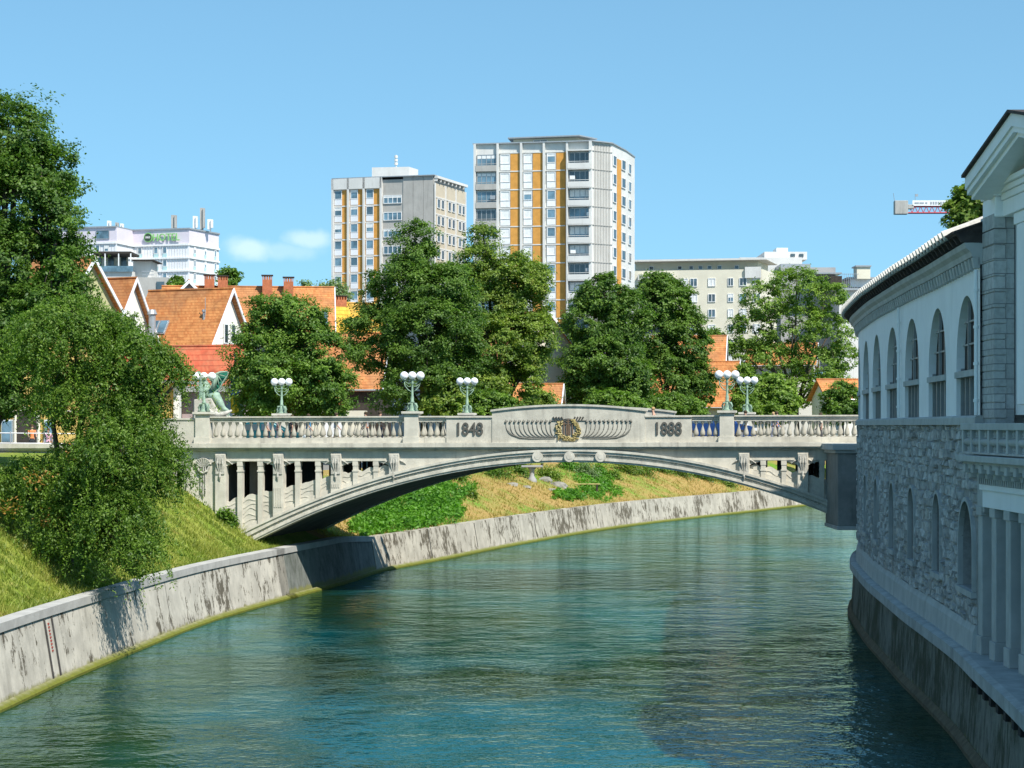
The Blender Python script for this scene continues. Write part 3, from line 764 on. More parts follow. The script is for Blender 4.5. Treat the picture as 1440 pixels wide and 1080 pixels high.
# windows
def window(ac, hw, zs, zc, rec, trans, mull, nm='arched_window'):
    m = MB(); ns = 20; pts = [(ac-hw, zs)]+[(ac-hw*cos(pi*i/ns), zc-hw+hw*sin(pi*i/ns)) for i in range(ns+1)]+[(ac+hw, zs)]
    m.add([hp(a, -rec+.0, z) for a, z in pts], [tuple(range(len(pts)))]); pane = m.build('pane', M['win_dark'], hall, world=True, normals=False)
    m = MB()
    for k in mull:
        a = ac+k*hw; h = (zc-hw)+sqrt(max(0, hw*hw-(k*hw)**2)); 
        if trans: hstrip(m, a-.05, a+.05, [(-rec+.01, trans), (-rec+.1, trans), (-rec+.1, h-.02), (-rec+.01, h-.02)])
        else: hstrip(m, a-.05, a+.05, [(-rec+.01, zs), (-rec+.1, zs), (-rec+.1, h-.02), (-rec+.01, h-.02)])
    if trans:
        for k in (-.45, 0, .45): hstrip(m, ac+k*hw-.06, ac+k*hw+.06, [(-rec+.01, zs), (-rec+.14, zs), (-rec+.14, trans), (-rec+.01, trans)])
        for zq in (trans+.75, trans+1.4): 
            x_ = min(hw-.03, sqrt(max(.01, hw*hw-max(0, zq-(zc-hw))**2))-.03); hstrip(m, ac-x_, ac+x_, [(-rec+.01, zq), (-rec+.07, zq), (-rec+.07, zq+.05), (-rec+.01, zq+.05)])
    for sg in (-1, 1):
        a0_, a1_ = sorted((ac+sg*hw, ac+sg*(hw-.09))); hstrip(m, a0_, a1_, [(-rec+.01, zs), (-rec+.12, zs), (-rec+.12, zc-hw), (-rec+.01, zc-hw)])
    fr = m.build(nm, M['frame_grey'], hall, world=True)
    pane.parent = fr
    if trans:
        m = MB(); hstrip(m, ac-hw-.04, ac+hw+.0, [(-rec, trans-.18), (.06, trans-.18), (.06, trans), (-rec, trans)]); m.build('transom', M['trim'], fr, world=True)
    return fr
for (ac, hw, zs, zc) in up: window(ac, hw, zs, zc, .24, 10.32, (-.33, .33))
for k, (ac, hw, zs, zc) in enumerate(lo): window(ac, hw, zs, zc, .5, None, (0,), 'lower_window')
# cornice with dentils
m = MB(); hstrip(m, A0, A1, [(-.3, 13.15), (.05, 13.15), (.05, 13.33), (.22, 13.36), (.26, 13.5), (.38, 13.6), (.42, 13.74), (-.3, 13.74)]); 
a = A0
while a < A1: 
    hstrip(m, a, a+.28, [(.0, 13.05), (.15, 13.05), (.21, 13.34), (.0, 13.34)], 1); a += .62
m.build('cornice', M['trim'], hall, world=True)
m = MB(); hstrip(m, A0, A1, [(-2.5, 14.45), (-.3, 13.95), (.66, 13.94), (.69, 14.0), (-2.5, 15.2)]); a = A0
while a < A1:
    hstrip(m, a, a+.16, [(-.1, 13.72), (.5, 13.76), (.62, 13.96), (-.1, 13.96)], 1); a += .8
m.build('eaves', M['wood_dark'], hall, world=True)
m = MB(); a = A0+1.5      # barrel tiles: one ridge of overlapping half pipes per course
while a < A1:
    p = [hp(a, .80-q*.62, 14.04+q*.23) for q in range(8)]
    m.tube(p, [.15, .14, .15, .14, .15, .14, .15, .14], 8); a += .76
m.build('roof_tiles', M['tile_pale'], hall, world=True, smooth=False)
m = MB(); hstrip(m, A0, A1, [(.72, 13.98), (.76, 14.04), (-3.2, 15.4), (-7, 15.7), (-7, 15.0), (-2.5, 14.2), (.5, 13.97)], 1.); m.build('roof_deck', M['wood_dark'], hall, world=True)
# downpipes
for aa in (WC[0]-2.62, WC[2]+3.05):
    m = MB(); m.tube([hp(aa, .12, 9.05), hp(aa, .12, 13.0)], .055, 8)
    for zz in (9.4, 10.4, 11.4, 12.4): m.tube([hp(aa, .12, zz), hp(aa, .12, zz+.08)], .08, 8)
    m.build('downpipe', M['plaster'], hall, world=True)
# back body of the hall so it is a real volume
m = MB(); n_ = 40; vs = []; fs = []
for i in range(n_+1):
    a = A0+(A1-A0)*i/n_; vs += [hp(a, -.9, 2.6), hp(a, -.9, 13.6), hp(a, -7, 13.6), hp(a, -7, 2.6)]
for i in range(n_):
    for j in range(4): fs.append((i*4+j, i*4+(j+1) % 4, i*4+4+(j+1) % 4, i*4+4+j))
fs += [(0,1,2,3), tuple(n_*4+j for j in range(4))]
m.add(vs, fs); m.build('hall_body', M['plaster'], hall, world=True)
# corbelled bridge stair block beside the far end of the hall
cb = thing('corbel_block', at(1195, 700, 104.5), 'grey overhanging stone block between the bridge end and the curved hall', 'stair block')
x0 = at(1176, 0, 104).x
mdk = mottled('weathered_grey_stone', (.25, .255, .24), .2, 1., fine=12, streak=.4)
m = MB(); m.box(x0+.05, x0+4, 103.8, 107.9, 3.78, 7.45, None); m.build('block_body', mdk, cb, world=True, bevel=.03)
m = MB(); m.box(x0-.25, x0+4, 103.5, 107.85, 7.55, 7.86); m.box(x0-.1, x0+4, 103.65, 107.86, 7.40, 7.55); m.box(x0+.0, x0+4, 103.72, 107.9, 3.6, 3.78)
m.build('block_cornice', M['trim'], cb, world=True, bevel=.02)

# ---------------- temple fronted pavilion nearest on the right ----------------
n = NT('ashlar_blocks'); br_ = n.new('ShaderNodeTexBrick'); sep = n.new('ShaderNodeSeparateXYZ'); n.link(n.pos, sep.inputs[0])
cmb = n.new('ShaderNodeCombineXYZ'); n.link(n.math('ADD', sep.outputs['X'], sep.outputs['Y']), cmb.inputs[0]); n.link(sep.outputs['Z'], cmb.inputs[1])
n.link(cmb.outputs[0], br_.inputs['Vector']); br_.inputs['Scale'].default_value = 1; br_.inputs['Brick Width'].default_value = .62; br_.inputs['Row Height'].default_value = .40
br_.inputs['Mortar Size'].default_value = .014; br_.inputs['Color1'].default_value = (.40, .405, .39, 1); br_.inputs['Color2'].default_value = (.50, .505, .49, 1); br_.inputs['Mortar'].default_value = (.22, .22, .22, 1)
c = n.mix(n.ramp(n.noise(6, detail=6), .4, .7, 0, .5), br_.outputs['Color'], (.24, .24, .23)); n.bump(n.math('SUBTRACT', n.math('MULTIPLY', n.noise(9, detail=6), .4), n.math('MULTIPLY', br_.outputs['Fac'], .6)), .6, .03)
M['ashlar'] = n.done(c, .9, .2)
PX = 12.84
pav = thing('temple_pavilion', (PX, 57, 2.5), 'white pavilion with low pediment, grey block pier and columned terrace at the right edge', 'building')
def pb(name, boxes, mat, parent=pav, bevel=0):
    m = MB()
    for b in boxes: m.box(*b)
    return m.build(name, mat, parent, world=True, bevel=bevel)
pb('corner_pier', [(PX, PX+.52, 55.75, 57.05, 7.98, 14.3)], M['ashlar'], bevel=.02)
# rough quoins bonding the pier into the rubble wall
r_ = random.Random(4); m = MB(); z = 8.95
while z < 14.2:
    h_ = .42; e = r_.uniform(.1, .6); m.box(PX-.04, PX+.3, 55.71, 57.05+e*.5, z+.01, z+h_-.01, tint=r_.random()); z += h_
m.build('quoins', M['ashlar'], pav, world=True, bevel=.02)
pb('pier_capital', [(PX-.03, PX+.57, 55.65, 57.1, 14.3, 14.85), (PX-.08, PX+.6, 55.55, 57.15, 14.85, 14.95), (PX-.14, PX+.7, 55.45, 57.25, 14.95, 15.08), (PX-.22, PX+.7, 55.35, 57.35, 15.08, 15.24)], M['plaster'], bevel=.03)
pb('pavilion_wall', [(PX+.55, PX+1.2, 40, 57.04, 9.04, 14.4), (PX+.6, PX+8, 57.06, 57.5, 2.5, 15.2)], M['plaster'])
pb('pilaster', [(PX+.30, PX+.6, 52.6, 54.6, 9.3, 14.0), (PX+.26, PX+.6, 52.4, 54.8, 14.0, 14.3)], M['plaster'], bevel=.02)
pb('entablature', [(PX+.18, PX+1.4, 40, 55.66, 14.3, 14.72), (PX+.12, PX+1.4, 40, 55.6, 14.72, 14.9), (PX+.05, PX+1.4, 40, 55.5, 14.9, 15.05), (PX-.05, PX+1.4, 40, 55.4, 15.05, 15.20)], M['plaster'], bevel=.02)
# pediment: gable facing the river, apex in the middle of its length
def gz_(y, base=15.05): return base+.97*(1-abs(y-50.85)/5.2)
m = MB()
yy = [45.65, 50.85, 56.05]
def rake(x0, x1, dz0, dz1):
    vs = []
    for y in yy: vs += [(x0, y, gz_(y)+dz0), (x0, y, gz_(y)+dz1), (x1, y, gz_(y)+dz1), (x1, y, gz_(y)+dz0)]
    fs = [(i*4+j, i*4+(j+1) % 4, i*4+4+(j+1) % 4, i*4+4+j) for i in range(2) for j in range(4)]+[(0,1,2,3),(8,9,10,11)]
    m.add(vs, fs)
rake(PX-.74, PX+3, .0, .32); rake(PX-.68, PX+3, -.14, 0.0); rake(PX-.56, PX+3, -.26, -.14)
m.build('raking_cornice', M['plaster'], pav, world=True)
m = MB(); rake(PX-.84, PX+8, .325, .40); m.build('roof_sheet', M['wood_dark'], pav, world=True)
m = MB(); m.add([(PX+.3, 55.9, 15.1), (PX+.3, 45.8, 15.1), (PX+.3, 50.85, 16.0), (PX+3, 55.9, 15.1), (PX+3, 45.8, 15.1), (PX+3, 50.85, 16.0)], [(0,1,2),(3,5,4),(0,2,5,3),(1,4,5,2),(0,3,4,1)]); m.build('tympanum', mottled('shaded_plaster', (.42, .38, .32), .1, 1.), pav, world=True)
# terrace: slab, brackets, double row balustrade
pb('terrace_slab', [(PX-.75, PX+1, 40, 57.2, 7.80, 7.97), (PX-.3, PX+1, 40, 57.1, 7.44, 7.6), (PX-.55, PX+1, 40, 57.15, 7.6, 7.80)], M['trim'], bevel=.02)
y = 56.9
while y > 46: m = MB(); m.box(PX-.62, PX, y-.3, y, 7.5, 7.72); m.box(PX-.45, PX, y-.26, y-.04, 7.36, 7.5); y -= .95; m.build('bracket', M['trim'], pav, world=True, bevel=.02)
m = MB(); y = 56.9
while y > 41: m.box(PX-.2, PX+.1, y-.11, y, 7.18, 7.42); y -= .24
m.build('dentils', M['trim'], pav, world=True)
pb('architrave', [(PX-.06, PX+.6, 40, 57.0, 6.55, 7.02), (PX-.14, PX+.6, 40, 57.05, 7.02, 7.18)], M['plaster'], bevel=.015)
m = MB(); XT = PX-.60
m.box(XT-.03, XT+.27, 40, 57.15, 8.64, 8.82); m.box(XT+.02, XT+.24, 40, 57.1, 8.0, 8.06)
m.build('terrace_rail', M['trim'], pav, world=True, bevel=.015)
m = MB(); m.tube([(XT+.1, 57.1, 8.33), (XT+.1, 40, 8.33)], .10, 10); m.build('round_rail', M['trim'], pav, world=True, smooth=True)
y = 57.1
while y > 46: m = MB(); m.box(XT+.0, XT+.24, y-.2, y, 8.05, 8.64); y -= 1.02; m.build('terrace_post', M['trim'], pav, world=True)
y = 56.78; b0 = None
while y > 47.5:
    for k in range(3):
        yy_ = y-.10-k*.25
        for zz in (8.06, 8.44):
            if b0 is None:
                mm = MB(); mm.lathe([(.06, 0), (.06, .03), (.03, .05), (.065, .1), (.03, .15), (.055, .19)], n=8); b0 = mm.build('baluster', M['trim'], pav, smooth=True); o = b0
            else: o = copy_obj(b0, pav)
            o.location = Vector((XT+.12, yy_, zz))-ROOT[pav.name]
            if zz > 8.2: o.scale = (1, 1, 1.05)
    y -= 1.02
y = 57.8; m0 = None
while y > 42:
    m = MB(); m.box(PX, PX+.48, y-.52, y, 3.0, 6.3); m.box(PX-.05, PX+.53, y-.57, y+.05, 2.5, 3.0); m.box(PX-.05, PX+.53, y-.57, y+.05, 6.3, 6.55)
    m.build('square_column', M['trim'], pav, world=True, bevel=.015); y -= 1.62
pb('arcade_back_wall', [(PX+2.6, PX+3, 40, 57.5, 2.5, 7.2)], M['mortar'])
pb('pavilion_body', [(PX+3.05, PX+12, 36, 57.0, 8.05, 15.0), (PX+3.05, PX+12, 36, 57.0, 2.5, 8.0)], M['plaster'])
pb('wall_return', [(PX+.0, PX+.6, 57.06, 57.88, 6.4, 8.76)], M['trim'])
pb('terrace_floor', [(PX-.3, PX+3, 40, 57.0, 7.97, 8.02)], M['paving'])
pb('window_slot', [(PX+.6, PX+.62, 55.7, 56.4, 9.6, 13.8)], M['win_dark'])
pr_m = None
# ---------------- town behind ----------------
def tile_mat(name, c1, c2, row=.27):
    n = NT(name); sep = n.new('ShaderNodeSeparateXYZ'); n.link(n.pos, sep.inputs[0])
    saw = n.math('FRACT', n.math('DIVIDE', sep.outputs['Z'], row)); rid = n.math('FLOOR', n.math('DIVIDE', sep.outputs['Z'], row))
    cmb = n.new('ShaderNodeCombineXYZ'); n.link(n.math('MULTIPLY', n.math('ADD', sep.outputs['X'], n.math('MULTIPLY', sep.outputs['Y'], .3)), 6.5), cmb.inputs[0]); n.link(n.math('MULTIPLY', rid, 1.7), cmb.inputs[1])
    vor = n.new('ShaderNodeTexWhiteNoise', noise_dimensions='2D'); fl = n.new('ShaderNodeVectorMath', operation='FLOOR'); n.link(cmb.outputs[0], fl.inputs[0]); n.link(fl.outputs[0], vor.inputs['Vector'])
    c = n.mix(n.math('MULTIPLY', vor.outputs['Value'], .75), c1, c2)
    c = n.mix(n.ramp(n.noise(.22, detail=6, rough=.7), .45, .62, 0, .5), c, (.30, .17, .09))
    c = n.mix(n.ramp(n.noise(.9, detail=6), .42, .75, 0, .6), c, tuple(x*.42 for x in c1))
    c = n.mix(n.ramp(saw, .78, 1, 0, .65), c, tuple(x*.35 for x in c1))
    n.bump(saw, .8, .08); return n.done(c, .85, .2)
M['tile'] = tile_mat('orange_tiles', (.50, .18, .06), (.68, .31, .11))
M['tile_red'] = tile_mat('red_tiles', (.50, .10, .05), (.60, .17, .08), .45)
M['tile_yel'] = tile_mat('yellow_tiles', (.62, .34, .04), (.75, .46, .07), .5)
M['cream'] = mottled('cream_render', (.68, .63, .50), .07, .4, fine=6, bump=.1)
M['whitew'] = mottled('white_render', (.76, .73, .66), .06, .5, fine=6, bump=.1)
M['yellow'] = mottled('yellow_render', (.62, .43, .13), .1, .5, fine=6, bump=.1)
M['green_r'] = mottled('pale_green_render', (.46, .44, .24), .08, .5)
M['mauve'] = mottled('mauve_render', (.40, .32, .33), .1, .5)
M['greyw'] = mottled('grey_render', (.36, .35, .34), .1, .5)
M['brick_or'] = mottled('ochre_brick', (.62, .30, .07), .14, 1.2, fine=5)
M['conc_pan'] = mottled('panel_concrete', (.40, .385, .355), .1, .6, streak=.3, fine=5)
M['conc_wht'] = mottled('white_concrete', (.64, .625, .59), .08, .4, streak=.3, dirt=(.38, .36, .32), fine=5)
M['beige'] = mottled('beige_panel', (.52, .45, .34), .08, .6)
M['hotel_w'] = mottled('hotel_cladding', (.76, .76, .78), .05, .3, fine=3)
M['hotel_p'] = mottled('lilac_cladding', (.66, .60, .66), .05, .3)
M['pane'] = glassy('blue_window_glass', (.13, .22, .28), .1)
M['pane_dk'] = glassy('dark_glass', (.05, .07, .08), .1)
M['blind'] = plain('white_blind', (.72, .72, .70), .6, .3)
M['wframe'] = plain('white_frame', (.75, .75, .74), .5, .3)
M['metal'] = plain('grey_metal', (.35, .36, .37), .4, .5, .3)
M['brick'] = mottled('chimney_brick', (.44, .15, .07), .25, 3., fine=12)
M['black'] = mottled('dark_timber', (.05, .042, .035), .3, 2.)
class Face:
    """vertical facade between two points; local h along, o outward, z up"""
    def __init__(s, p0, p1):
        s.p = Vector((p0[0], p0[1], 0)); d = Vector((p1[0]-p0[0], p1[1]-p0[1], 0)); s.L = d.length; s.u = d.normalized(); s.n = Vector((s.u.y, -s.u.x, 0))
    def xf(s, h, o, z): q = s.p+s.u*h+s.n*o; return (q.x, q.y, z)
    def h(s, px):
        k = (px-720)/F # x = k*y
        return (k*s.p.y-s.p.x)/(s.u.x-k*s.u.y)
def PD(px, d): return ((px-720)*d/F, d)
def zpx(py, d): return EYE-(py-HZ)*d/F
def add_window(par, fc, h0, h1, z0, z1, kind='pane', o=.0, split=1, frame='wframe'):
    m = MB(); t = .1
    m.box(h0, h1, o, o+.12, z0, z0+t, fc.xf); m.box(h0, h1, o, o+.12, z1-t, z1, fc.xf); m.box(h0, h0+t, o, o+.12, z0+t, z1-t, fc.xf); m.box(h1-t, h1, o, o+.12, z0+t, z1-t, fc.xf)
    for k in range(1, split): x = h0+(h1-h0)*k/split; m.box(x-.05, x+.05, o, o+.1, z0+t, z1-t, fc.xf)
    f = m.build('window', M[frame], par, world=True)
    m = MB(); m.box(h0+t, h1-t, o+.003, o+.05, z0+t, z1-t, fc.xf); m.build('pane', M[kind], f, world=True)
    q_ = random.Random(int(h0*97+z0*31+fc.p.x*7)).random()
    if q_ < .4 and kind == 'pane':
        m = MB(); m.box(h0+t, h1-t, o+.05, o+.08, z1-t-(z1-z0)*(.15+q_), z1-t, fc.xf); m.build('blind', M['blind'], f, world=True)
    return f
def quadbox(mb, fc, *a): mb.box(*a, xf=fc.xf)

# --- tall tower ---
T = thing('apartment_tower', (*PD(750, 330), 6), 'tallest tower block with orange brick bands and white balconies, at the centre of the skyline', 'building')
pts = [PD(667, 323.5), PD(833, 320), PD(860.5, 322.5), PD(880, 331), PD(892.5, 339), PD(735, 350)]
ZT = zpx(203, 323); ZT2 = 52.0
m = MB(); m.prism(pts, 5, ZT); m.build('tower_body', M['conc_wht'], T, world=True)
f1 = Face(pts[0], pts[1]); f2 = Face(pts[1], pts[2]); f3 = Face(pts[2], pts[3]); f4 = Face(pts[3], pts[4])
fl = 2.83; z_top = zpx(214.5, 322)        # top of the first storey band
r_ = random.Random(8)
m = MB()
for px in (668.3, 700.5, 733.5, 765.5, 798): q = f1.h(px); m.box(q-.17, q+.17, .0, .5, 6, ZT+.05, f1.xf)
q = f1.L; m.box(q-.4, q, .0, .9, 6, ZT, f1.xf)
m.build('facade_fin', M['conc_wht'], T, world=True)
cols_ = [(704, 717.5, 718, 731), (736.5, 748.5, 749.5, 763.5), (769.5, 781.5, 782.5, 797)]
for (a, b, c_, d_) in cols_:
    m = MB(); m.box(f1.h(c_), f1.h(d_), .05, .14, 6, z_top, f1.xf); m.build('brick_band', M['brick_or'], T, world=True)
m = MB()
for k in range(15): z = z_top-k*fl; m.box(f1.h(701), f1.L-4.2, .06, .2, z-.12, z+.05, f1.xf)
m.build('floor_bands', M['conc_wht'], T, world=True)
for k in range(11):
    z1 = z_top-k*fl-.25; 
    for ci, (a, b, c_, d_) in enumerate(cols_):
        ha, hb = f1.h(a), f1.h(b)
        kind = {0: 'blind', 1: ('blind', 'blind', 'pane', 'blind')[k % 4], 2: 'pane'}[ci]
        if ci == 2 and k in (1, 5): kind = 'blind'
        add_window(T, f1, ha, hb, z1-1.45, z1, kind, .1)
        if ci == 0 and k == 0:
            for kk in range(10):
                for (aa, bb_, _, _) in cols_: m = MB(); m.box(f1.h(aa), f1.h(bb_), .07, .16, z_top-kk*fl-2.68, z_top-kk*fl-1.74, f1.xf); m.build('spandrel_panel', M['wframe'], T, world=True)
    for (a, b) in ((669.5, 699), (799.5, 832)):
        ha, hb = f1.h(a), f1.h(b)
        add_window(T, f1, ha+.15, hb-.15, z1-2.2, z1+.05, 'pane' if r_.random() < .7 else 'pane_dk', .06, 4, 'metal')
        m = MB(); m.box(ha, hb, .2, 1.0 if a > 700 else .45, z1-2.62, z1-2.5, f1.xf); e = 1.0 if a > 700 else .45
        m.box(ha, hb, e, e+.1, z1-2.55, z1-1.65, f1.xf); m.box(ha, hb, e+.02, e+.07, z1-1.45, z1-1.38, f1.xf)
        if k % 2: m.box(ha+.02, ha+.1, e, e+.07, z1-1.65, z1-1.38, f1.xf)
        m.build('balcony', M['conc_pan'] if a < 700 else M['conc_wht'], T, world=True)
m = MB()
for k in range(14): m.box(f1.h(799), f1.L, .05, 1.1, z_top-k*fl-.05, z_top-k*fl+.12, f1.xf)
m.box(f1.h(799)-.1, f1.h(799)+.1, .05, 1.1, 6, z_top, f1.xf)
m.build('balcony_slabs', M['conc_wht'], T, world=True)
m = MB()
for k in range(11): q = .3+k*(f2.L-.5)/11; m.box(q, q+.12, 0, .1, 6, ZT-.2, f2.xf)
for k in range(14): m.box(0, f2.L, .05, .13, z_top-k*fl, z_top-k*fl+.1, f2.xf)
m.build('ribbed_panel', M['conc_pan'], T, world=True)
m = MB(); m.box(f3.L*.35, f3.L*.62, .02, .12, 6, z_top-.5, f3.xf); m.build('brick_band', M['brick_or'], T, world=True)
for k in range(11):
    z1 = z_top-k*fl-.25
    for (a, b) in ((.05, .28), (.66, .95)): add_window(T, f3, f3.L*a, f3.L*b, z1-1.6, z1, 'pane_dk', .05)
    add_window(T, f4, f4.L*.25, f4.L*.55, z1-1.6, z1, 'pane_dk', .05)
for k, px in ((1, 802), (3, 826), (5, 803), (6, 824), (8, 806), (4, 672), (2, 690)):
    h_ = f1.h(px); z_ = z_top-k*fl-1.5; m = MB(); m.box(h_, h_+.8, .3, .62, z_, z_+.6, f1.xf); m.build('air_conditioner', M['wframe'] if k % 2 else M['metal'], T, world=True, bevel=.03)
m = MB(); m.prism([PD(664.5, 323.2), PD(833, 319.3), PD(861.5, 322), PD(881, 330.8), PD(893.5, 339), PD(735, 351)], ZT, ZT+.18); m.build('roof_edge', M['metal'], T, world=True)
m = MB(); P = [PD(714, 326), PD(815, 323), PD(840, 327), PD(730, 340)]; m.prism([PD(722, 327), PD(812, 325), PD(830, 328), PD(735, 339)], ZT, zpx(192.5, 324)); m.build('penthouse', M['cream'], T, world=True)
m = MB(); m.prism(P, zpx(192.5, 324), zpx(190.8, 324)); m.build('penthouse_roof', M['metal'], T, world=True)
fp = Face(PD(722, 327), PD(812, 325)); add_window(T, fp, fp.h(750), fp.h(770), ZT+.2, zpx(194, 324), 'pane_dk', .02, 2)
# --- smaller tower ---
T = thing('apartment_tower', (*PD(560, 360), 6), 'shorter tower block with brick strips, blank grey panel and rooftop mast, left of the tallest', 'building')
pts = [PD(468, 355.5), PD(538, 352.5), PD(539, 356), PD(567, 355), PD(567, 351.5), PD(610.5, 350), PD(653.5, 364), PD(520, 384)]
ZT = zpx(251, 354)
m = MB(); m.prism(pts[:2]+pts[4:], 5, ZT-.4); m.build('tower_body', M['conc_pan'], T, world=True)
f1 = Face(pts[0], pts[1]); fb = Face(PD(538, 352.5), PD(567, 351.5)); f2 = Face(pts[4], pts[5]); f3 = Face(pts[5], pts[6]); z_top = zpx(266, 354); fl = 2.83
m = MB(); m.box(-.1, f1.L, .05, .5, z_top, ZT, f1.xf)
for px in (468.7, 490.5, 512.5, 536.5): q = f1.h(px); m.box(q-.15, q+.22, .0, .5, 6, ZT, f1.xf)
for k in range(11): m.box(0, f1.L, .05, .2, z_top-k*fl-.1, z_top-k*fl+.1, f1.xf)
m.build('facade_fin', M['conc_wht'], T, world=True)
m = MB(); m.box(.1, f1.L, .02, .13, 6, z_top, f1.xf); m.build('brick_band', M['brick_or'], T, world=True)
for k in range(9):
    z1 = z_top-k*fl-.15
    for a in (471, 493.5, 515.5):
        ha, hb = f1.h(a), f1.h(a+10.5); add_window(T, f1, ha, hb, z1-1.5, z1, 'pane', .14)
    for a in (471, 493.5, 515.5): m = MB(); m.box(f1.h(a), f1.h(a+10.5), .14, .22, z1-2.5, z1-1.51, f1.xf); m.build('window_apron', M['hotel_w'], T, world=True)
    add_window(T, fb, .2, fb.L-.2, z1-2.5, z1-1.1, 'pane', .05, 4)
m = MB()
for q in (0, f2.L*.33, f2.L*.66): m.box(q+.02, q+f2.L*.33-.03, .02, .12, 6, ZT, f2.xf)
m.build('blank_panel', M['conc_pan'], T, world=True)
m = MB(); m.box(0, f3.L, .02, .1, 6, z_top+.6, f3.xf); m.build('side_panel', M['beige'], T, world=True)
m = MB()
for k in range(8): m.box(f3.L*k/8+.1, f3.L*k/8+.3, .0, .5, z_top+.9, ZT, f3.xf)
m.box(0, f3.L, .0, .6, ZT-.4, ZT+.02, f3.xf)
for k in range(4): q = f3.L*k/3; m.box(q-.2, q+.2, .1, .25, 6, z_top+.6, f3.xf)
for k in range(10): m.box(0, f3.L, .1, .2, z_top-k*fl-1.8, z_top-k*fl-1.6, f3.xf)
m.build('roof_frame', M['conc_wht'], T, world=True)
for k in range(8):
    z1 = z_top-k*fl-1.9
    for a in (.07, .20, .42, .55, .76, .88): add_window(T, f3, f3.L*a, f3.L*(a+.09), z1-1.6, z1, 'pane_dk', .12)
m = MB(); m.prism([PD(466.5, 355), PD(539, 352), PD(611, 349.5), PD(655, 364), PD(520, 385)], ZT, ZT+.15); m.build('roof_edge', M['metal'], T, world=True)
m = MB(); m.prism([PD(523, 358), PD(575, 357), PD(588, 361), PD(535, 364)], ZT, zpx(235.5, 358)); m.build('lift_house', M['conc_wht'], T, world=True)
m = MB(); a_ = at(557, 236, 360); m.tube([a_, a_+Vector((0, 0, 2.2))], .12, 6)
for k in range(3): m.tube([a_+Vector((.0, 0, .5+k*.6)), a_+Vector((.0, 0, .9+k*.6))], .3, 8)
m.build('mast', M['conc_wht'], T, world=True)

# --- white hotel block ---
T = thing('hotel_block', (*PD(230, 440), 6), 'white hotel with lilac top storey, green lettering and antenna boxes, at the left skyline', 'building')
hz = zpx(322.3, 430)
pts = [PD(60, 431), PD(164, 426), PD(187, 434), PD(266, 430), PD(307.7, 442), PD(290, 470), PD(60, 470)]
m = MB(); m.prism(pts, 5, hz-3.1); m.build('hotel_body', M['hotel_w'], T, world=True)
m = MB(); m.prism(pts, hz-3.1, hz); m.build('top_storey', M['hotel_p'], T, world=True)
ctr = Vector((PD(230, 448)[0], 448, 0))
def grow(pts, k): 
    r = []
    for x, y in pts: v = Vector((x, y, 0))-ctr; v = v*(1+k/v.length); r.append(((ctr+v).x, (ctr+v).y))
    return r
m = MB(); m.prism(grow(pts, .3), hz, hz+.3); m.build('roof_edge', M['metal'], T, world=True)
fs_ = [Face(pts[i], pts[i+1]) for i in range(4)]
m = MB()
for fc in fs_:
    for k in range(6): m.box(0, fc.L, .02, .3, hz-3.3-k*2.68, hz-2.95-k*2.68, fc.xf)
m.build('floor_bands', M['wframe'], T, world=True)
m = MB(); r2 = random.Random(2)
for fc in fs_:
    q = .3
    while q < fc.L-.3: m.box(q, q+.06, .01, .07, hz-3.3-5*2.68, hz-3.3, fc.xf); q += .62
m.build('cladding_joints', M['conc_wht'], T, world=True)
for fi, lst in ((0, (134.5, 147)), (2, (194, 216.5, 229)), (3, (272, 287, 301))):
    fc = fs_[fi]
    for px in lst:
        for k in range(4):
            z1 = hz-3.5-k*2.68; h0 = fc.h(px); h1 = fc.h(px+(6 if fi < 3 else 2.6))
            if 0 < h0 < h1 < fc.L+.1: 
                add_window(T, fc, h0, h1, z1-1.35, z1, 'pane' if (k+px) % 2 < 1.2 else 'pane_dk', .05)
                m = MB(); m.box(h0, h1, .06, .14, z1-2.25, z1-1.36, fc.xf); m.build('window_apron', plain('pale_teal', (.42, .60, .60)) if 'pale_teal' not in bpy.data.materials else bpy.data.materials['pale_teal'], T, world=True)
add_window(T, fs_[0], fs_[0].h(135.5), fs_[0].h(154), hz-2.3, hz-.5, 'pane', .05, 1, 'metal')
fc = fs_[2]; gr = plain('sign_green', (.22, .50, .16)); dk = plain('sign_dark', (.03, .06, .03)); wh = plain('sign_white', (.8, .8, .8))
c0 = fc.h(209.5); zc = zpx(333, 431)
S = thing('hotel_sign', (*PD(225, 429), 45), 'green rooftop sign lettering with round dark emblem on the white hotel', 'sign')
def disc(r, o0, o1, name, mat):
    m = MB(); m.extr([(c0+r*cos(2*pi*k/24), zc+r*sin(2*pi*k/24)) for k in range(24)], lambda u, v, w_: fc.xf(u, w_, v), o0, o1); return m.build(name, mat, S, world=True)
disc(.98, .3, .45, 'emblem_ring', gr); disc(.80, .4, .5, 'emblem', dk)
vs, fs2 = text_mesh('B&B', .62, .03); m = MB(); m.add([fc.xf(c0+x, .54+z, zc-.2+y) for x, y, z in vs], fs2); m.build('emblem_letters', wh, S, world=True, normals=False)
vs, fs2 = text_mesh('HOTEL', 2.15, .12, .92); c1 = fc.h(234.5); m = MB(); m.add([fc.xf(c1+x, .35+z, zc-.78+y) for x, y, z in vs], fs2); m.build('lettering', gr, S, world=True, normals=False)
k = 0
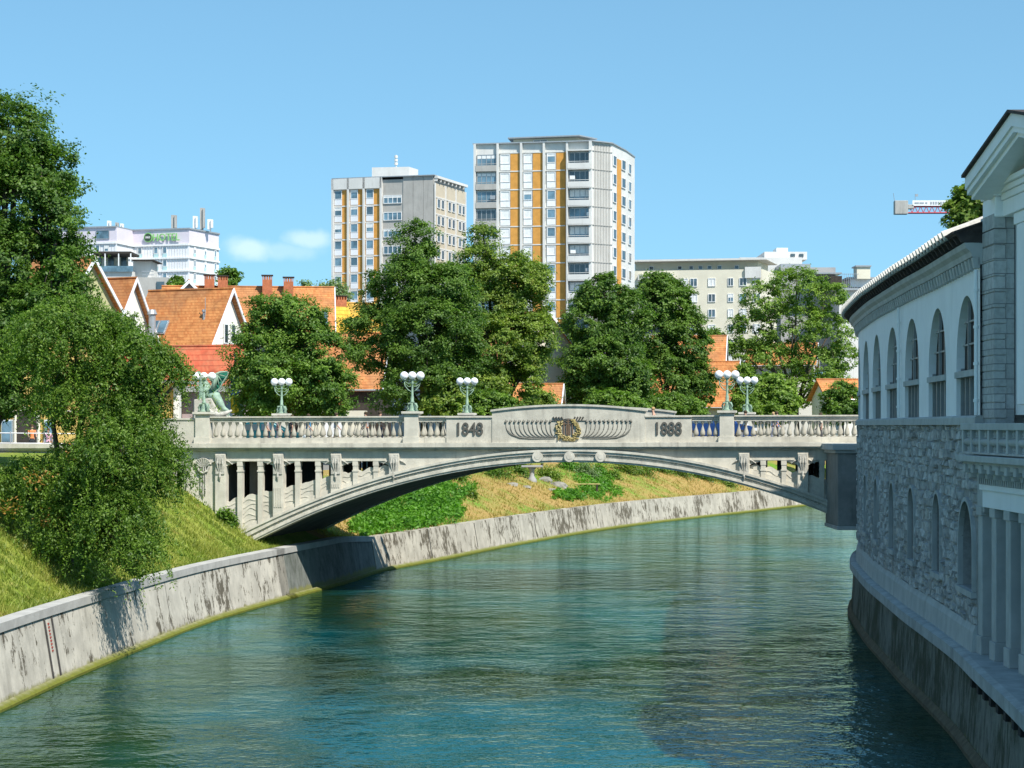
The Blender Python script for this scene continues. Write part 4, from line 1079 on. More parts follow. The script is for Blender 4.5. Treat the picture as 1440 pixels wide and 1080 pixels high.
for (px, y0, y1, w_) in ((154, 322, 310.5, 6), (165, 322, 313, 5), (172, 322, 314.5, 5), (245, 322, 302.5, 8), (275, 324, 304, 7), (285, 326, 292.5, 7), (296, 327, 308.5, 8)):
    m = MB(); x = at(px, 0, 436).x; w2 = w_*436/F/2; m.box(x-w2, x+w2*.2, 435.6, 436.6, hz+.5, zpx(y1, 436)); m.box(x+w2*.25, x+w2, 435.2, 436, hz+.8, zpx(y1+.6, 436)); m.tube([(x, 436, hz), (x, 436, hz+1)], .12, 6)
    m.build('antenna_box', M['conc_pan'] if k % 2 else M['wframe'], T, world=True); k += 1
# --- terrace house with pergola, in front of the hotel ---
T = thing('terrace_house', (*PD(165, 350), 6), 'grey flat roofed house with dark pergola terrace below the white hotel', 'house')
def bx(par, name, mat, px0, px1, py0, py1, d, dep=6, **kw):
    m = MB(); x0, x1 = at(px0, 0, d).x, at(px1, 0, d).x; m.box(x0, x1, d, d+dep, zpx(py1, d), zpx(py0, d)); return m.build(name, mat, par, world=True, **kw)
bx(T, 'house_body', M['conc_wht'], 118, 188, 382, 480, 352, 14); bx(T, 'pergola_roof', M['black'], 128, 184, 353.5, 356.5, 352, 8); bx(T, 'lower_terrace', M['conc_pan'], 186, 236, 390, 480, 350, 10)
bx(T, 'glass_rail', M['pane'], 128, 187, 374, 382, 351.5, .2); bx(T, 'back_wall', M['cream'], 130, 180, 357, 382, 359.9, .3); bx(T, 'upper_box', M['conc_wht'], 187, 213, 366, 390, 354, 6); bx(T, 'upper_roof', M['black'], 185, 216, 364.8, 366, 352, 9)
for px in (130, 147, 166, 183): bx(T, 'pergola_post', M['wframe'], px, px+1.3, 356, 382, 352, .3)
for px in (134, 152, 170): bx(T, 'terrace_door', M['pane_dk'], px, px+8, 362, 382, 359.7, .15)
bx(T, 'lower_glazing', M['pane_dk'], 220, 231, 396, 412, 349.8, .15); bx(T, 'roof_rail', M['metal'], 200, 216, 381, 382, 350, .15); bx(T, 'roof_rail', M['metal'], 200, 216, 386, 387, 350, .15)

# --- gabled houses ---
def house(label, px, d, zr, ze, length, half, yaw, roof='tile', wall='whitew', over=.5, zb=6., cat='house', mirror=0):
    """px: ridge end (right gable) column; ridge runs back to the left by length"""
    t = thing('gabled_house', (at(px, 0, d).x, d, zb), label, cat, rz=radians(yaw)); zr -= zb; ze -= zb
    def P(name, m, mat, par=t): o = m.build(name, mat, par); return o
    m = MB(); m.extr([(-half, 0), (half, 0), (half, ze), (0, zr-.12), (-half, ze)], lambda u, v, w_: (w_, u, v), -length, -over); P('wall', m, M[wall])
    m = MB(); th = .22; sl = (zr-ze)/half; ex = .55
    for sg in (-1, 1):
        m.add([(-length-over, 0, zr), (0, 0, zr), (0, sg*(half+ex), ze-sl*ex), (-length-over, sg*(half+ex), ze-sl*ex), (-length-over, 0, zr-th), (0, 0, zr-th), (0, sg*(half+ex), ze-sl*ex-th), (-length-over, sg*(half+ex), ze-sl*ex-th)],
              [(0,1,2,3),(7,6,5,4),(0,4,5,1),(1,5,6,2),(2,6,7,3),(3,7,4,0)])
    rf = P('roof', m, M[roof])
    m = MB()
    for sg in (-1, 1):
        m.add([(.02, 0, zr+.06), (.12, 0, zr+.06), (.12, sg*(half+ex+.05), ze-sl*ex+.04), (.02, sg*(half+ex+.05), ze-sl*ex+.04), (.02, 0, zr-.35), (.12, 0, zr-.35), (.12, sg*(half+ex+.05), ze-sl*ex-.36), (.02, sg*(half+ex+.05), ze-sl*ex-.36)],
              [(0,1,2,3),(7,6,5,4),(0,4,5,1),(1,5,6,2),(2,6,7,3),(3,7,4,0)])
    P('bargeboard', m, M['hotel_w'] if roof == 'tile' else M['black'])
    m = MB(); m.tube([(-length-over, -(half+ex+.06), ze-sl*ex-.1), (0, -(half+ex+.06), ze-sl*ex-.1)], .09, 6); P('gutter', m, M['metal'])
    m = MB(); m.tube([(-length-over, 0, zr+.02), (.05, 0, zr+.02)], .12, 6); P('ridge_tiles', m, M[roof], rf)
    t['g'] = 0; return t, rf, (zr, ze, half, sl)
def chimney(rf, x, y, z0, z1, w_=.55):
    m = MB(); m.box(x-w_, x+w_, y-.45, y+.45, z0, z1-.55)
    for k in range(5): q = x-w_+k*w_/2; m.box(q-.1 if k else q, q+.1 if k < 4 else q, y-.45, y+.45, z1-.55, z1-.12)
    c = m.build('chimney', M['brick'], rf); m = MB(); m.box(x-w_-.12, x+w_+.12, y-.55, y+.55, z1-.12, z1); m.build('chimney_cap', M['black'], c); return c
def gwin(t, y0, y1, z0, z1, kind='pane_dk', x=-.46):
    m = MB(); m.box(x, x+.08, y0, y1, z0, z1); f = m.build('window', M['wframe'], t); m = MB(); m.box(x+.07, x+.1, y0+.1, y1-.1, z0+.1, z1-.1); m.build('pane', M[kind], f)
def swin(t, x0, x1, z0, z1, half, kind='pane_dk'):
    m = MB(); m.box(x0, x1, -half-.05, -half+.03, z0, z1); f = m.build('window', M['wframe'], t); m = MB(); m.box(x0+.1, x1-.1, -half-.08, -half-.04, z0+.1, z1-.1); m.build('pane', M[kind], f)
def skylight(rf, x0, x1, q0, q1, g):
    zr, ze, half, sl = g; 
    def pt(x, q, o): return (x, -q*half-o*.6, zr-(zr-ze)*q+o)
    for k, (mat, o, nm) in enumerate(((M['metal'], .12, 'skylight'), (M['pane'], .16, 'skylight_pane'))):
        e = .08*k; m = MB(); vs = [pt(x0+e, q0+e*.2, o), pt(x1-e, q0+e*.2, o), pt(x1-e, q1-e*.2, o), pt(x0+e, q1-e*.2, o), pt(x0+e, q0+e*.2, -.1), pt(x1-e, q0+e*.2, -.1), pt(x1-e, q1-e*.2, -.1), pt(x0+e, q1-e*.2, -.1)]
        m.add(vs, [(0,1,2,3),(7,6,5,4),(0,4,5,1),(1,5,6,2),(2,6,7,3),(3,7,4,0)]); o_ = m.build(nm, mat, rf if k == 0 else pr); pr = o_
t, rf, g = house('white gabled house under a big orange tiled roof with skylight, left of the round tree', 328, 190, 21.2, 16.4, 8.6, 3.3, -24)
skylight(rf, -7.3, -6.4, .62, .88, g); skylight(rf, -6.35, -5.45, .62, .88, g)
m = MB(); m.lathe([(.12, 0), (.12, .7), (.2, .75), (.16, .95)], (-1.9, -1.9, g[0]-2.9), 8); m.tube([(-1.7, -2, g[0]-2.5), (-1.7, -2, g[0]-.9)], .03, 5); m.build('flue', M['metal'], rf)
gwin(t, -.9, -.2, 10.2, 12.0); gwin(t, .3, 1.0, 10.2, 12.0); gwin(t, -1.6, -1.0, 7.6, 9.4); gwin(t, 0, .8, 7.4, 9.2)
m = MB(); m.box(-.4, .3, .1, 1.1, 8.9, 9.7); m.build('air_conditioner', M['wframe'], t)
t, rf, g = house('white gabled house with orange roof just behind the weeping tree top', 192, 185, 21.8, 16.8, 6, 3.2, -24)
gwin(t, -.4, .4, 11, 12.6)
m = MB(); m.tube([(.3, 2.0, 8.5), (.3, 2.0, 12.6)], .32, 10); m.lathe([(.36, 0), (.46, .1), (.3, .5)], (.3, 2.0, 12.6), 10); m.build('steel_flue', M['metal'], t)
t, rf, g = house('pale green gabled house with dark barge boards at the edge of the tall tree', 133, 180, 23.2, 18.6, 7, 3.8, -30, wall='green_r'); 
t, rf, g = house('long orange roofed house with four brick chimneys behind the white gable', 470, 240, 24.6, 18.5, 19, 6, 6, wall='greyw')
for (x, dz) in ((-14.1, 0), (-12.6, -.1), (-7.6, 0), (-5.2, -.2)): chimney(rf, x, -.9, g[0]-1.2, g[0]+1.3+dz)
skylight(rf, -2.4, -.8, .5, .8, g)
t, rf, g = house('grey gabled house end showing left of the brick chimneys', 266, 232, 24.9, 21.5, 12, 3.2, -78, wall='greyw', roof='tile')
t, rf, g = house('low red roofed house with yellow wall behind the winged statue', 352, 166, 15.1, 11.0, 11, 5.2, -16, roof='tile_red', wall='yellow')
swin(t, -9.6, -8.8, 1.4, 3.4, 5.2); swin(t, -6.5, -5.7, 1.4, 3.4, 5.2)
T = thing('shop_annex', (*PD(300, 152), 6), 'low mauve and grey flat roofed annex behind the left end of the bridge', 'shop')
bx(T, 'wall', M['mauve'], 256, 345, 551, 625, 152, 7); bx(T, 'flat_roof', M['greyw'], 252, 352, 543, 551, 151, 9)
for px in (272, 318, 334): bx(T, 'window', M['pane_dk'], px, px+9, 565, 598, 151.9, .1)
bx(T, 'side_wall', M['yellow'], 196, 246, 538, 625, 150, 6); bx(T, 'corner_pier', M['whitew'], 244, 252, 536, 600, 149.8, 1); bx(T, 'eaves', M['greyw'], 190, 256, 534, 538, 149, 8)
t, rf, g = house('house with bright yellow roof and mauve gable, left of the large middle tree', 530, 262, 22.6+1.4, 20.3, 8.5, 3.4, 28, roof='tile_yel', wall='mauve')
chimney(rf, -5, 0, g[0]-.5, g[0]+.9, .7)
t, rf, g = house('orange roofed house with dark timber front between the round tree and middle tree', 548, 205, 17.8, 12.8, 10, 5, -4, wall='black')
m = MB(); m.box(-7.5, -1.5, -7, -5.1, 0, 4.2); m.build('porch', M['cream'], t); m = MB(); m.box(-5.3, -3.4, -7.1, -7.0, .5, 3.6); m.build('window', M['wframe'], t)
m = MB(); m.add([(-5.5, -7.2, 6.2), (-3.2, -7.2, 4.4), (-3.2, -5, 4.8), (-5.5, -5, 6.6), (-5.5, -7.2, 6.0), (-3.2, -7.2, 4.2), (-3.2, -5, 4.6), (-5.5, -5, 6.4)], [(0,1,2,3),(7,6,5,4),(0,4,5,1),(1,5,6,2),(2,6,7,3),(3,7,4,0)]); m.build('canopy', M['tile'], t)
t, rf, g = house('beige gabled house between the two darker middle trees', 772, 215, 20.6, 14.2, 11, 5.6, -62, wall='cream')
t, rf, g = house('low orange roof in front of the beige gable, mostly behind trees', 792, 208, 12.9, 11.0, 5, 3, -5, wall='cream')
t, rf, g = house('orange roofed house with dark loft wall, left of the slender tree on the right', 1022, 262, 20.0, 15.6, 9, 5, -8, wall='black')
t, rf, g = house('orange tiled house with white dormer behind the right lamps', 1040, 250, 16.4, 11.5, 10, 5, -6, wall='cream')
m = MB(); m.extr([(-.9, 0), (.9, 0), (0, 1.9)], lambda u, v, w_: (-6.7+u, w_, g[1]+v+1.2), -4.6, -2); m.build('dormer', M['whitew'], rf)
swin(t, -5, -4, 2.2, 4, 5); swin(t, -2.5, -1.5, 2.2, 4, 5)
t, rf, g = house('orange roofed house seen through the slender tree', 1150, 285, 20.0, 17.2, 9, 5, -10, wall='whitew')
t, rf, g = house('rightmost orange roofed house between the slender tree and the curved hall', 1206, 246, 14.2, 12.2, 4.5, 3.5, 8, wall='whitew')
swin(t, -4, -3, 2.2, 4.4, 4)

# --- cream apartment block at right ---
T = thing('apartment_block', (*PD(980, 390), 6), 'wide cream apartment block with small square windows, right of the tallest tower', 'building')
pts = [PD(890, 386), PD(1072, 381), PD(1092, 394), PD(900, 400)]; zt = zpx(379.5, 383)
m = MB(); m.prism(pts, 5, zt); m.build('block_body', M['cream'], T, world=True)
fc = Face(pts[0], pts[1])
m = MB(); m.prism([PD(893, 388), PD(1066, 384), PD(1080, 393), PD(900, 398)], zt, zpx(367, 384)); m.build('attic_storey', M['cream'], T, world=True)
m = MB(); m.prism([PD(889, 385.5), PD(1078, 380.5), PD(1094, 394), PD(898, 401)], zpx(367, 384), zpx(364.5, 384)); m.build('roof_slab', M['conc_wht'], T, world=True)
fa = Face(PD(893, 388), PD(1066, 384))
for px in (916, 956, 972, 985, 998, 1012, 1036): add_window(T, fa, fa.h(px-3.2), fa.h(px+3.2), zt+.25, zt+1.0, 'pane_dk', .02)
for r, py in enumerate((397.5, 419.5, 441, 462.5, 484, 505)):
    for px in (962.5, 975.5, 1001, 1027.5, 1045, 1064):
        z = zpx(py, 384); w2 = 5.2 if px != 1027.5 else 4
        add_window(T, fc, fc.h(px-w2), fc.h(px+w2), z-.75, z+.75, ('pane', 'pane_dk', 'blind')[(r*2+int(px)) % 3], .02, 2)
for r in range(6):
    z = zpx(384+r*21.6, 384); m = MB(); m.box(fc.h(898), fc.h(947), .05, .9, z-1.2, z-.2, fc.xf); m.build('balcony', M['conc_wht'], T, world=True)
    m = MB(); m.box(fc.h(900), fc.h(945), .02, .1, z-2.6, z-1.2, fc.xf); m.build('balcony_glazing', M['pane_dk'], T, world=True)
m = MB(); m.box(fc.h(1048), fc.L-.2, .1, .5, zt-1.6, zt+.4, fc.xf); m.build('roof_terrace', M['conc_wht'], T, world=True)
T = thing('stepped_block', (*PD(1100, 420), 6), 'pale stepped rooftop block rising behind the cream apartment block', 'building')
bx(T, 'block_body', M['conc_wht'], 1040, 1128, 362, 520, 420, 20); bx(T, 'upper_storey', M['conc_wht'], 1075, 1135, 354, 365, 422, 14); bx(T, 'lift_house', M['wframe'], 1092, 1108, 348.5, 354, 424, 6)
bx(T, 'dark_roof', M['metal'], 1098, 1140, 371, 376, 412, 12); bx(T, 'window', M['pane_dk'], 1112, 1118, 357, 361, 421.8, .2); bx(T, 'window', M['pane_dk'], 1124, 1130, 357, 361, 421.8, .2)
bx(T, 'lower_storey', M['greyw'], 1098, 1175, 376, 520, 410, 20); bx(T, 'roof_edge', M['metal'], 1138, 1184, 383, 385, 405, 10)
T = thing('rooftop_house', (*PD(1215, 400), 6), 'white terrace house with railing and square chimney, just left of the hall eaves', 'building')
bx(T, 'house_body', M['conc_wht'], 1180, 1262, 408, 540, 400, 16); bx(T, 'upper_storey', M['wframe'], 1196, 1250, 392, 404, 404, 10); bx(T, 'chimney', M['cream'], 1205, 1224, 374, 392, 402, 4); bx(T, 'chimney_cap', M['metal'], 1203.5, 1225.5, 373, 375, 401.7, 5)
bx(T, 'flat_roof', M['metal'], 1168, 1262, 405, 408, 399, 18); bx(T, 'dark_gable', M['black'], 1168, 1184, 388, 406, 396, 8); bx(T, 'roof_edge', M['metal'], 1192, 1252, 389.5, 392, 403.5, 11)
for k in range(8): bx(T, 'rail_post', M['metal'], 1184+k*3, 1184.4+k*3, 385, 405, 399.5, .15)
bx(T, 'rail', M['metal'], 1184, 1208, 385, 385.7, 399.5, .15)
# --- construction crane ---
T = thing('tower_crane', (*PD(1400, 520), 6), 'red and white tower crane jib end with counterweight above the right hall', 'crane')
d = 520; z0 = zpx(299.5, d); z1 = zpx(290.5, d); 
m = MB()
x0, x1 = at(1266, 0, d).x, at(1420, 0, d).x
for y in (-.7, .7): m.tube([(x0, d+y, z0), (x1, d+y, z0)], .16, 5); m.tube([(x0, d+y, z1), (x1, d+y, z1)], .16, 5)
k = x0
while k < x1-1.4: m.tube([(k, d-.7, z0), (k+.7, d-.7, z1)], .09, 4); m.tube([(k+.7, d-.7, z1), (k+1.4, d-.7, z0)], .09, 4); m.tube([(k, d-.7, z0), (k, d+.7, z0)], .09, 4); k += 1.4
m.tube([(x1, d, 6), (x1, d, z1+8)], .9, 4)
m.build('jib_lattice', plain('crane_red', (.48, .04, .06)), T, world=True)
m = MB(); m.box(at(1257.5, 0, d).x, at(1276, 0, d).x, d-1.1, d+1.1, zpx(301.5, d), zpx(282.5, d)); m.box(at(1276, 0, d).x, at(1284, 0, d).x, d-1, d+1, zpx(294, d), zpx(288, d)); m.build('counterweight', M['conc_pan'], T, world=True, bevel=.1)
m = MB(); m.box(at(1282, 0, d).x, at(1338, 0, d).x, d-1.0, d-.85, zpx(290, d), zpx(282.3, d)); m.build('banner', M['wframe'], T, world=True)
m = MB()
for a, b in ((1285, 1291), (1292, 1298), (1300, 1303)): m.box(at(a, 0, d).x, at(b, 0, d).x, d-1.04, d-1.0, zpx(287.3, d), zpx(285, d))
for k in range(8): m.box(at(1307+k*3.5, 0, d).x, at(1309.3+k*3.5, 0, d).x, d-1.04, d-1.0, zpx(288, d), zpx(284.2, d))
m.build('banner_marks', M['metal'], T, world=True)
m = MB(); p = at(1258, 283, d); m.tube([p, p+Vector((-.3, 0, 2.0))], .06, 4); p = at(1287, 282, d); m.tube([p, p+Vector((0, 0, 1.6))], .06, 4); m.box(p.x, p.x+.7, d, d+.05, p.z+1, p.z+1.6); m.build('aerial', M['metal'], T, world=True)
# --- yellow house at far left ---
T = thing('yellow_house', (*PD(20, 140), 7), 'yellow street house with arched doorway at the left edge behind the trees', 'house')
bx(T, 'wall', M['yellow'], -60, 110, 430, 640, 140, 10); bx(T, 'moulding', M['cream'], -60, 110, 577, 579, 139.85, .3)
m = MB(); c_ = at(38, 0, 139.8); m.extr([(c_.x-.7, 7.2), (c_.x+.7, 7.2)]+[(c_.x+.7*cos(a), 9.2+.7*sin(a)) for a in [pi*k/10 for k in range(11)]], lambda u, v, w_: (u, w_, v), 139.7, 139.82); m.build('arched_door', M['black'], T, world=True)
m = MB(); m.tube([(c_.x+.78*cos(pi*k/12), 139.75, 9.2+.78*sin(pi*k/12)) for k in range(13)], .12, 6); m.tube([(c_.x-.78, 139.75, 7.3), (c_.x-.78, 139.75, 9.2)], .12, 6); m.tube([(c_.x+.78, 139.75, 7.3), (c_.x+.78, 139.75, 9.2)], .12, 6); m.build('door_surround', M['cream'], T, world=True)
for px in (2, 62): bx(T, 'window', M['wframe'], px, px+16, 590, 622, 139.8, .15); bx(T, 'pane', M['pane'], px+1.5, px+14.5, 592, 621, 139.7, .1)
# ---------------- foliage ----------------
def leaf_mat(name, c1, c2, c3=None, trans=.42):
    n = NT(name); t = n.attr('tint'); c = n.mix(t, c1, c2)
    if c3: c = n.mix(n.ramp(n.math('MULTIPLY', n.noise(.9, detail=3), 1), .60, .72, 0, .8), c, c3)
    n.done(c, .5, .35)
    tr = n.new('ShaderNodeBsdfTranslucent'); ms = n.new('ShaderNodeMixShader'); ms.inputs[0].default_value = trans
    n.link(n.mix(1., c, (1.0, 1.25, .5), 'MULTIPLY'), tr.inputs['Color'])
    n.link(n.b.outputs[0], ms.inputs[1]); n.link(tr.outputs[0], ms.inputs[2]); n.link(ms.outputs[0], n.o.inputs['Surface']); return n.m
LM = {'dark': leaf_mat('dark_leaves', (0.0483, 0.109, 0.0162), (0.177, 0.29, 0.0439)), 'mid': leaf_mat('mid_leaves', (0.0623, 0.136, 0.0197), (0.226, 0.355, 0.052)),
      'light': leaf_mat('light_leaves', (0.0963, 0.183, 0.0254), (0.291, 0.414, 0.0693)), 'yel': leaf_mat('yellowing_leaves', (0.0807, 0.154, 0.0231), (0.291, 0.378, 0.0578), (0.28, 0.26, 0.0462)),
      'weep': leaf_mat('weeping_leaves', (0.0601, 0.132, 0.0199), (0.213, 0.325, 0.0476)), 'pale': leaf_mat('pale_leaves', (0.129, 0.201, 0.0809), (0.301, 0.391, 0.174)),
      'ivy': leaf_mat('ivy_leaves', (0.0625, 0.183, 0.021), (0.188, 0.403, 0.0368)), 'blade': leaf_mat('grass_blades', (0.163, 0.232, 0.0315), (0.375, 0.378, 0.0788), (0.45, 0.329, 0.105)),
      'bladef': leaf_mat('dry_blades', (0.375, 0.268, 0.084), (0.5, 0.403, 0.126), (0.163, 0.268, 0.042)), 'brown': leaf_mat('brown_leaves', (0.375, 0.171, 0.042), (0.5, 0.305, 0.084))}
M['bark'] = mottled('bark', (.10, .08, .06), .35, 3., fine=12, bump=.8)
def leaf_mesh(name, C, size, rng, mat, parent, out=None, up=.35, asp=.55, droop=0., tint=None):
    """C: Nx3 positions (world), size: scalar/array, out: outward dirs used to bias the leaf normals"""
    n = len(C); nr = rng.normal(size=(n, 3)); nr[:, 2] = np.abs(nr[:, 2])*1.0
    if out is not None: nr = nr*.75+out*.8
    nr[:, 2] += up; nr /= np.linalg.norm(nr, axis=1)[:, None]+1e-9
    t = rng.normal(size=(n, 3)); t[:, 2] -= droop; t -= nr*np.sum(t*nr, axis=1)[:, None]; t /= np.linalg.norm(t, axis=1)[:, None]+1e-9
    b = np.cross(nr, t); s = (size*rng.uniform(.65, 1.3, n))[:, None]
    o = np.array(ROOT[parent.name]) if parent is not None else np.zeros(3); C = C-o
    V = np.empty((n, 4, 3)); V[:, 0] = C-t*s*.5; V[:, 1] = C+b*s*asp*.5+nr*s*.08; V[:, 2] = C+t*s*.55; V[:, 3] = C-b*s*asp*.5+nr*s*.08
    me = bpy.data.meshes.new(name); me.vertices.add(n*4); me.vertices.foreach_set('co', V.reshape(-1).astype(np.float32))
    me.loops.add(n*4); me.loops.foreach_set('vertex_index', np.arange(n*4, dtype=np.int32)); me.polygons.add(n)
    me.polygons.foreach_set('loop_start', np.arange(0, n*4, 4, dtype=np.int32)); me.polygons.foreach_set('loop_total', np.full(n, 4, dtype=np.int32))
    me.update(); at_ = me.attributes.new('tint', 'FLOAT', 'FACE'); at_.data.foreach_set('value', np.clip((rng.normal(.45, .25, n) if tint is None else tint+rng.normal(0, .17, n)), 0, 1).astype(np.float32))
    me.materials.append(mat); ob = bpy.data.objects.new(name, me); col.objects.link(ob)
    if parent is not None: ob.parent = parent; ROOT[ob.name] = ROOT[parent.name]
    return ob
def unit(rng, n, upb=.25):
    v = rng.normal(size=(n, 3)); v[:, 2] += upb; return v/np.linalg.norm(v, axis=1)[:, None]
def tree(name, label, base, lobes, nl, leaf, mat, seed, clump=1.0, dens=1., group=None, droop=0., trunk_r=.28, cat='tree', bare=0., flat=.7, strand=0., inner=.35, thin=1.0, sweep=0, holes=.33):
    """lobes: [(x,y,z,rx,ry,rz)] world ellipsoids building the crown; nl leaves overall"""
    rng = np.random.default_rng(seed); rr = random.Random(seed)
    t = thing(name, base, label, cat, group)
    vol = np.array([l[3]*l[4]+l[3]*l[5]+l[4]*l[5] for l in lobes]); per = vol/vol.sum()
    allC = []; allO = []; allT = []; twig = []
    for l, p in zip(lobes, per):
        c = np.array(l[:3]); r = np.array(l[3:6])
        nclump = max(5, int(dens*12*(vol[0]*0+l[3]*l[5])/(clump**2)))
        d = unit(rng, nclump, .2); rad = rng.uniform(.55, 1.0, nclump)**.6; cc = c+d*r*rad[:, None]
        cs = clump*rng.uniform(.45, 1.1, nclump)
        for k in range(min(nclump, 9)): twig.append(cc[rng.integers(nclump)])
        nleaf = int(nl*p/nclump)
        for k in range(nclump):
            # sub twigs inside the clump, flattened sprays
            ns = max(4, int(7*thin)); sd = unit(rng, ns, .35); sp = cc[k]+sd*cs[k]*np.array([1, 1, flat])*rng.uniform(.45, 1, ns)[:, None]
            m_ = max(3, int(nleaf*1.25/ns)); q = rng.normal(size=(ns, m_, 3))*cs[k]*np.array([.27, .27, .16])
            P = (sp[:, None, :]+q)
            if strand:
                h_ = rng.random((ns, m_)); P[:, :, 2] -= h_*strand; P[:, :, 0] += (P[:, :, 0]-cc[k][0])*-.35*h_+.1*h_; P[:, :, 1] += (P[:, :, 1]-cc[k][1])*-.35*h_
            P = P.reshape(-1, 3); allC.append(P); allT.append(np.full(len(P), rng.uniform(.1, .85)))
            o_ = (P-cc[k])/(np.linalg.norm(P-cc[k], axis=1)[:, None]+1e-6)*.7+d[k]*.6; allO.append(o_)
    C = np.concatenate(allC); O = np.concatenate(allO); T_ = np.concatenate(allT)
    if sweep:      # drooping sprays hanging off the lobes
        SC = []; ST = []
        for l, p in zip(lobes, per):
            c = np.array(l[:3]); r = np.array(l[3:6]); ns = max(3, int(sweep*p)); d = unit(rng, ns, .5); st_ = c+d*r*rng.uniform(.55, 1.05, ns)[:, None]
            hd = d.copy(); hd[:, 2] = 0; hd += rng.normal(size=(ns, 3))*.35; hd[:, 0] += .35; hd[:, 2] = 0; hd /= np.linalg.norm(hd, axis=1)[:, None]
            L_ = rng.uniform(.7, 2.1, ns)
            for q in range(ns):
                k_ = int(34*L_[q]); tt_ = rng.random(k_)[:, None]; pos = st_[q]+hd[q]*tt_*L_[q]*.62+np.array([0, 0, 1])*(.12*L_[q]*tt_-L_[q]*.95*tt_**2)+rng.normal(size=(k_, 3))*np.array([.07, .07, .05]); SC.append(pos); ST.append(np.full(k_, rng.uniform(.15, .95)))
        SC = np.concatenate(SC); ST = np.concatenate(ST); leaf_mesh('spray', SC, leaf, rng, mat, t, None, droop=1.6, asp=.42, tint=ST)
    ph = rng.uniform(0, 6, 6); X, Y, Q = C[:, 0]/clump, C[:, 1]/clump, C[:, 2]/clump
    g = np.sin(X*1.5+ph[0])*np.sin(Y*1.4+ph[1])*np.sin(Q*1.8+ph[2])+.6*np.sin(X*3.3+ph[3])*np.sin(Q*3.6+ph[4])*np.sin(Y*3+ph[5]); kp = g > -holes; C = C[kp]; O = O[kp]; T_ = T_[kp]
    if len(C) > nl: s = rng.permutation(len(C))[:nl]; C = C[s]; O = O[s]; T_ = T_[s]
    leaf_mesh('crown', C, leaf, rng, mat, t, O, droop=droop, tint=T_)
    # trunk and limbs
    m = MB(); b = Vector(base); ctr = Vector(np.average([l[:3] for l in lobes], axis=0, weights=vol)); low = min(l[2]-l[5]*.6 for l in lobes)
    fork = b.lerp(Vector((ctr.x, ctr.y, max(low, b.z+1.5))), .9) if low > b.z+1.5 else b+Vector((0, 0, max(1.2, (ctr.z-b.z)*.35)))
    jit = lambda k: Vector((rr.uniform(-k, k), rr.uniform(-k, k), rr.uniform(-k*.3, k*.3)))
    p1 = b.lerp(fork, .5)+jit(.15)
    m.tube([b-Vector((0, 0, .6)), b+Vector((0, 0, .15)), p1, fork], [trunk_r*1.4, trunk_r*1.1, trunk_r*.9, trunk_r*.8], 9)
    for l in lobes:
        e = Vector(l[:3]); mid = fork.lerp(e, .5)+jit(.5); tip = e+Vector((0, 0, l[5]*.35))
        m.tube([fork, mid, e, tip], [trunk_r*.6, trunk_r*.42, trunk_r*.25, .03], 7)
        for k in range(7):
            q = twig[rr.randrange(len(twig))]; 
            dd = Vector(q)-e
            if dd.length < max(l[3:6])*1.3: m.tube([mid.lerp(e, .6), e.lerp(Vector(q), .55)+jit(.3), Vector(q)], [trunk_r*.22, trunk_r*.12, .02], 5)
    m.build('trunk', M['bark'], t, world=True, smooth=True)
    return t
def lob(px, py, d, rx, ry, dy=0., depth=None):
    k = d/F; p = at(px, py, d+dy); return (p.x, p.y, p.z, rx*k, (depth or rx)*k, ry*k)
def gpt(px, d): x = at(px, 0, d).x; return (x, d, gz(x, d))
# tall dark tree, left edge
tree('tall_tree', 'tall dark green tree rising highest at the left edge of the view', gpt(-30, 93),
     [lob(12, 195, 93, 62, 62, depth=60), lob(58, 245, 92, 48, 48), lob(20, 290, 93, 84, 70), lob(70, 300, 91, 34, 40), lob(30, 375, 92, 78, 62), lob(-70, 300, 94, 80, 140), lob(0, 460, 92, 90, 65), lob(-30, 540, 92, 60, 50), lob(78, 345, 91, 30, 34), lob(20, 548, 91, 60, 30), lob(88, 392, 90, 36, 34), lob(70, 440, 90, 50, 36)],
     190000, .16, LM['dark'], 21, clump=.95, dens=1.1, trunk_r=.4, flat=.75)
# weeping tree over the bank
W = 82
tree('weeping_tree', 'broad bright green weeping tree leaning from the bank over the near quay wall', (at(95, 0, 83).x, 83, gz(at(95, 0, 83).x, 83)),
     [lob(100, 440, W, 44, 28), lob(150, 465, W, 46, 30), lob(90, 480, W, 80, 55), lob(190, 500, W, 46, 36, -1), lob(140, 560, W, 78, 52), lob(222, 515, W-1, 26, 14), lob(258, 528, W-1, 10, 6), lob(240, 505, W-1, 16, 8), lob(185, 575, W-1, 36, 36),
      lob(226, 632, W-1, 24, 34), lob(170, 640, W-2, 66, 62), lob(120, 665, W, 62, 50), lob(36, 668, W, 46, 28), lob(240, 672, W-1, 14, 30), lob(165, 735, W-3, 52, 56), lob(110, 740, W-1, 56, 42), lob(40, 700, W, 40, 30), lob(195, 775, W-4, 26, 28), lob(250, 520, W-1, 14, 9)],
     85000, .125, LM['weep'], 5, clump=.55, dens=.9, trunk_r=.22, droop=1.2, strand=.4, flat=.6, sweep=2300)
# a few dead sprays hanging inside it
rng = np.random.default_rng(4)
def sprays(parent, spots, d, mat, n, size, rad=.3, name='dead_leaves'):
    C = []
    for px, py in spots: C.append(np.array(at(px, py, d))+rng.normal(size=(n, 3))*rad*np.array([1, 1, .7]))
    return leaf_mesh(name, np.concatenate(C), size, rng, mat, parent)
wt = [o for o in bpy.data.objects if o.name.startswith('weeping_tree')][0]
sprays(wt, [(104, 635), (120, 640), (70, 730), (86, 738), (130, 755), (55, 672), (178, 738), (10, 715)], 80.2, LM['brown'], 70, .13, .28)
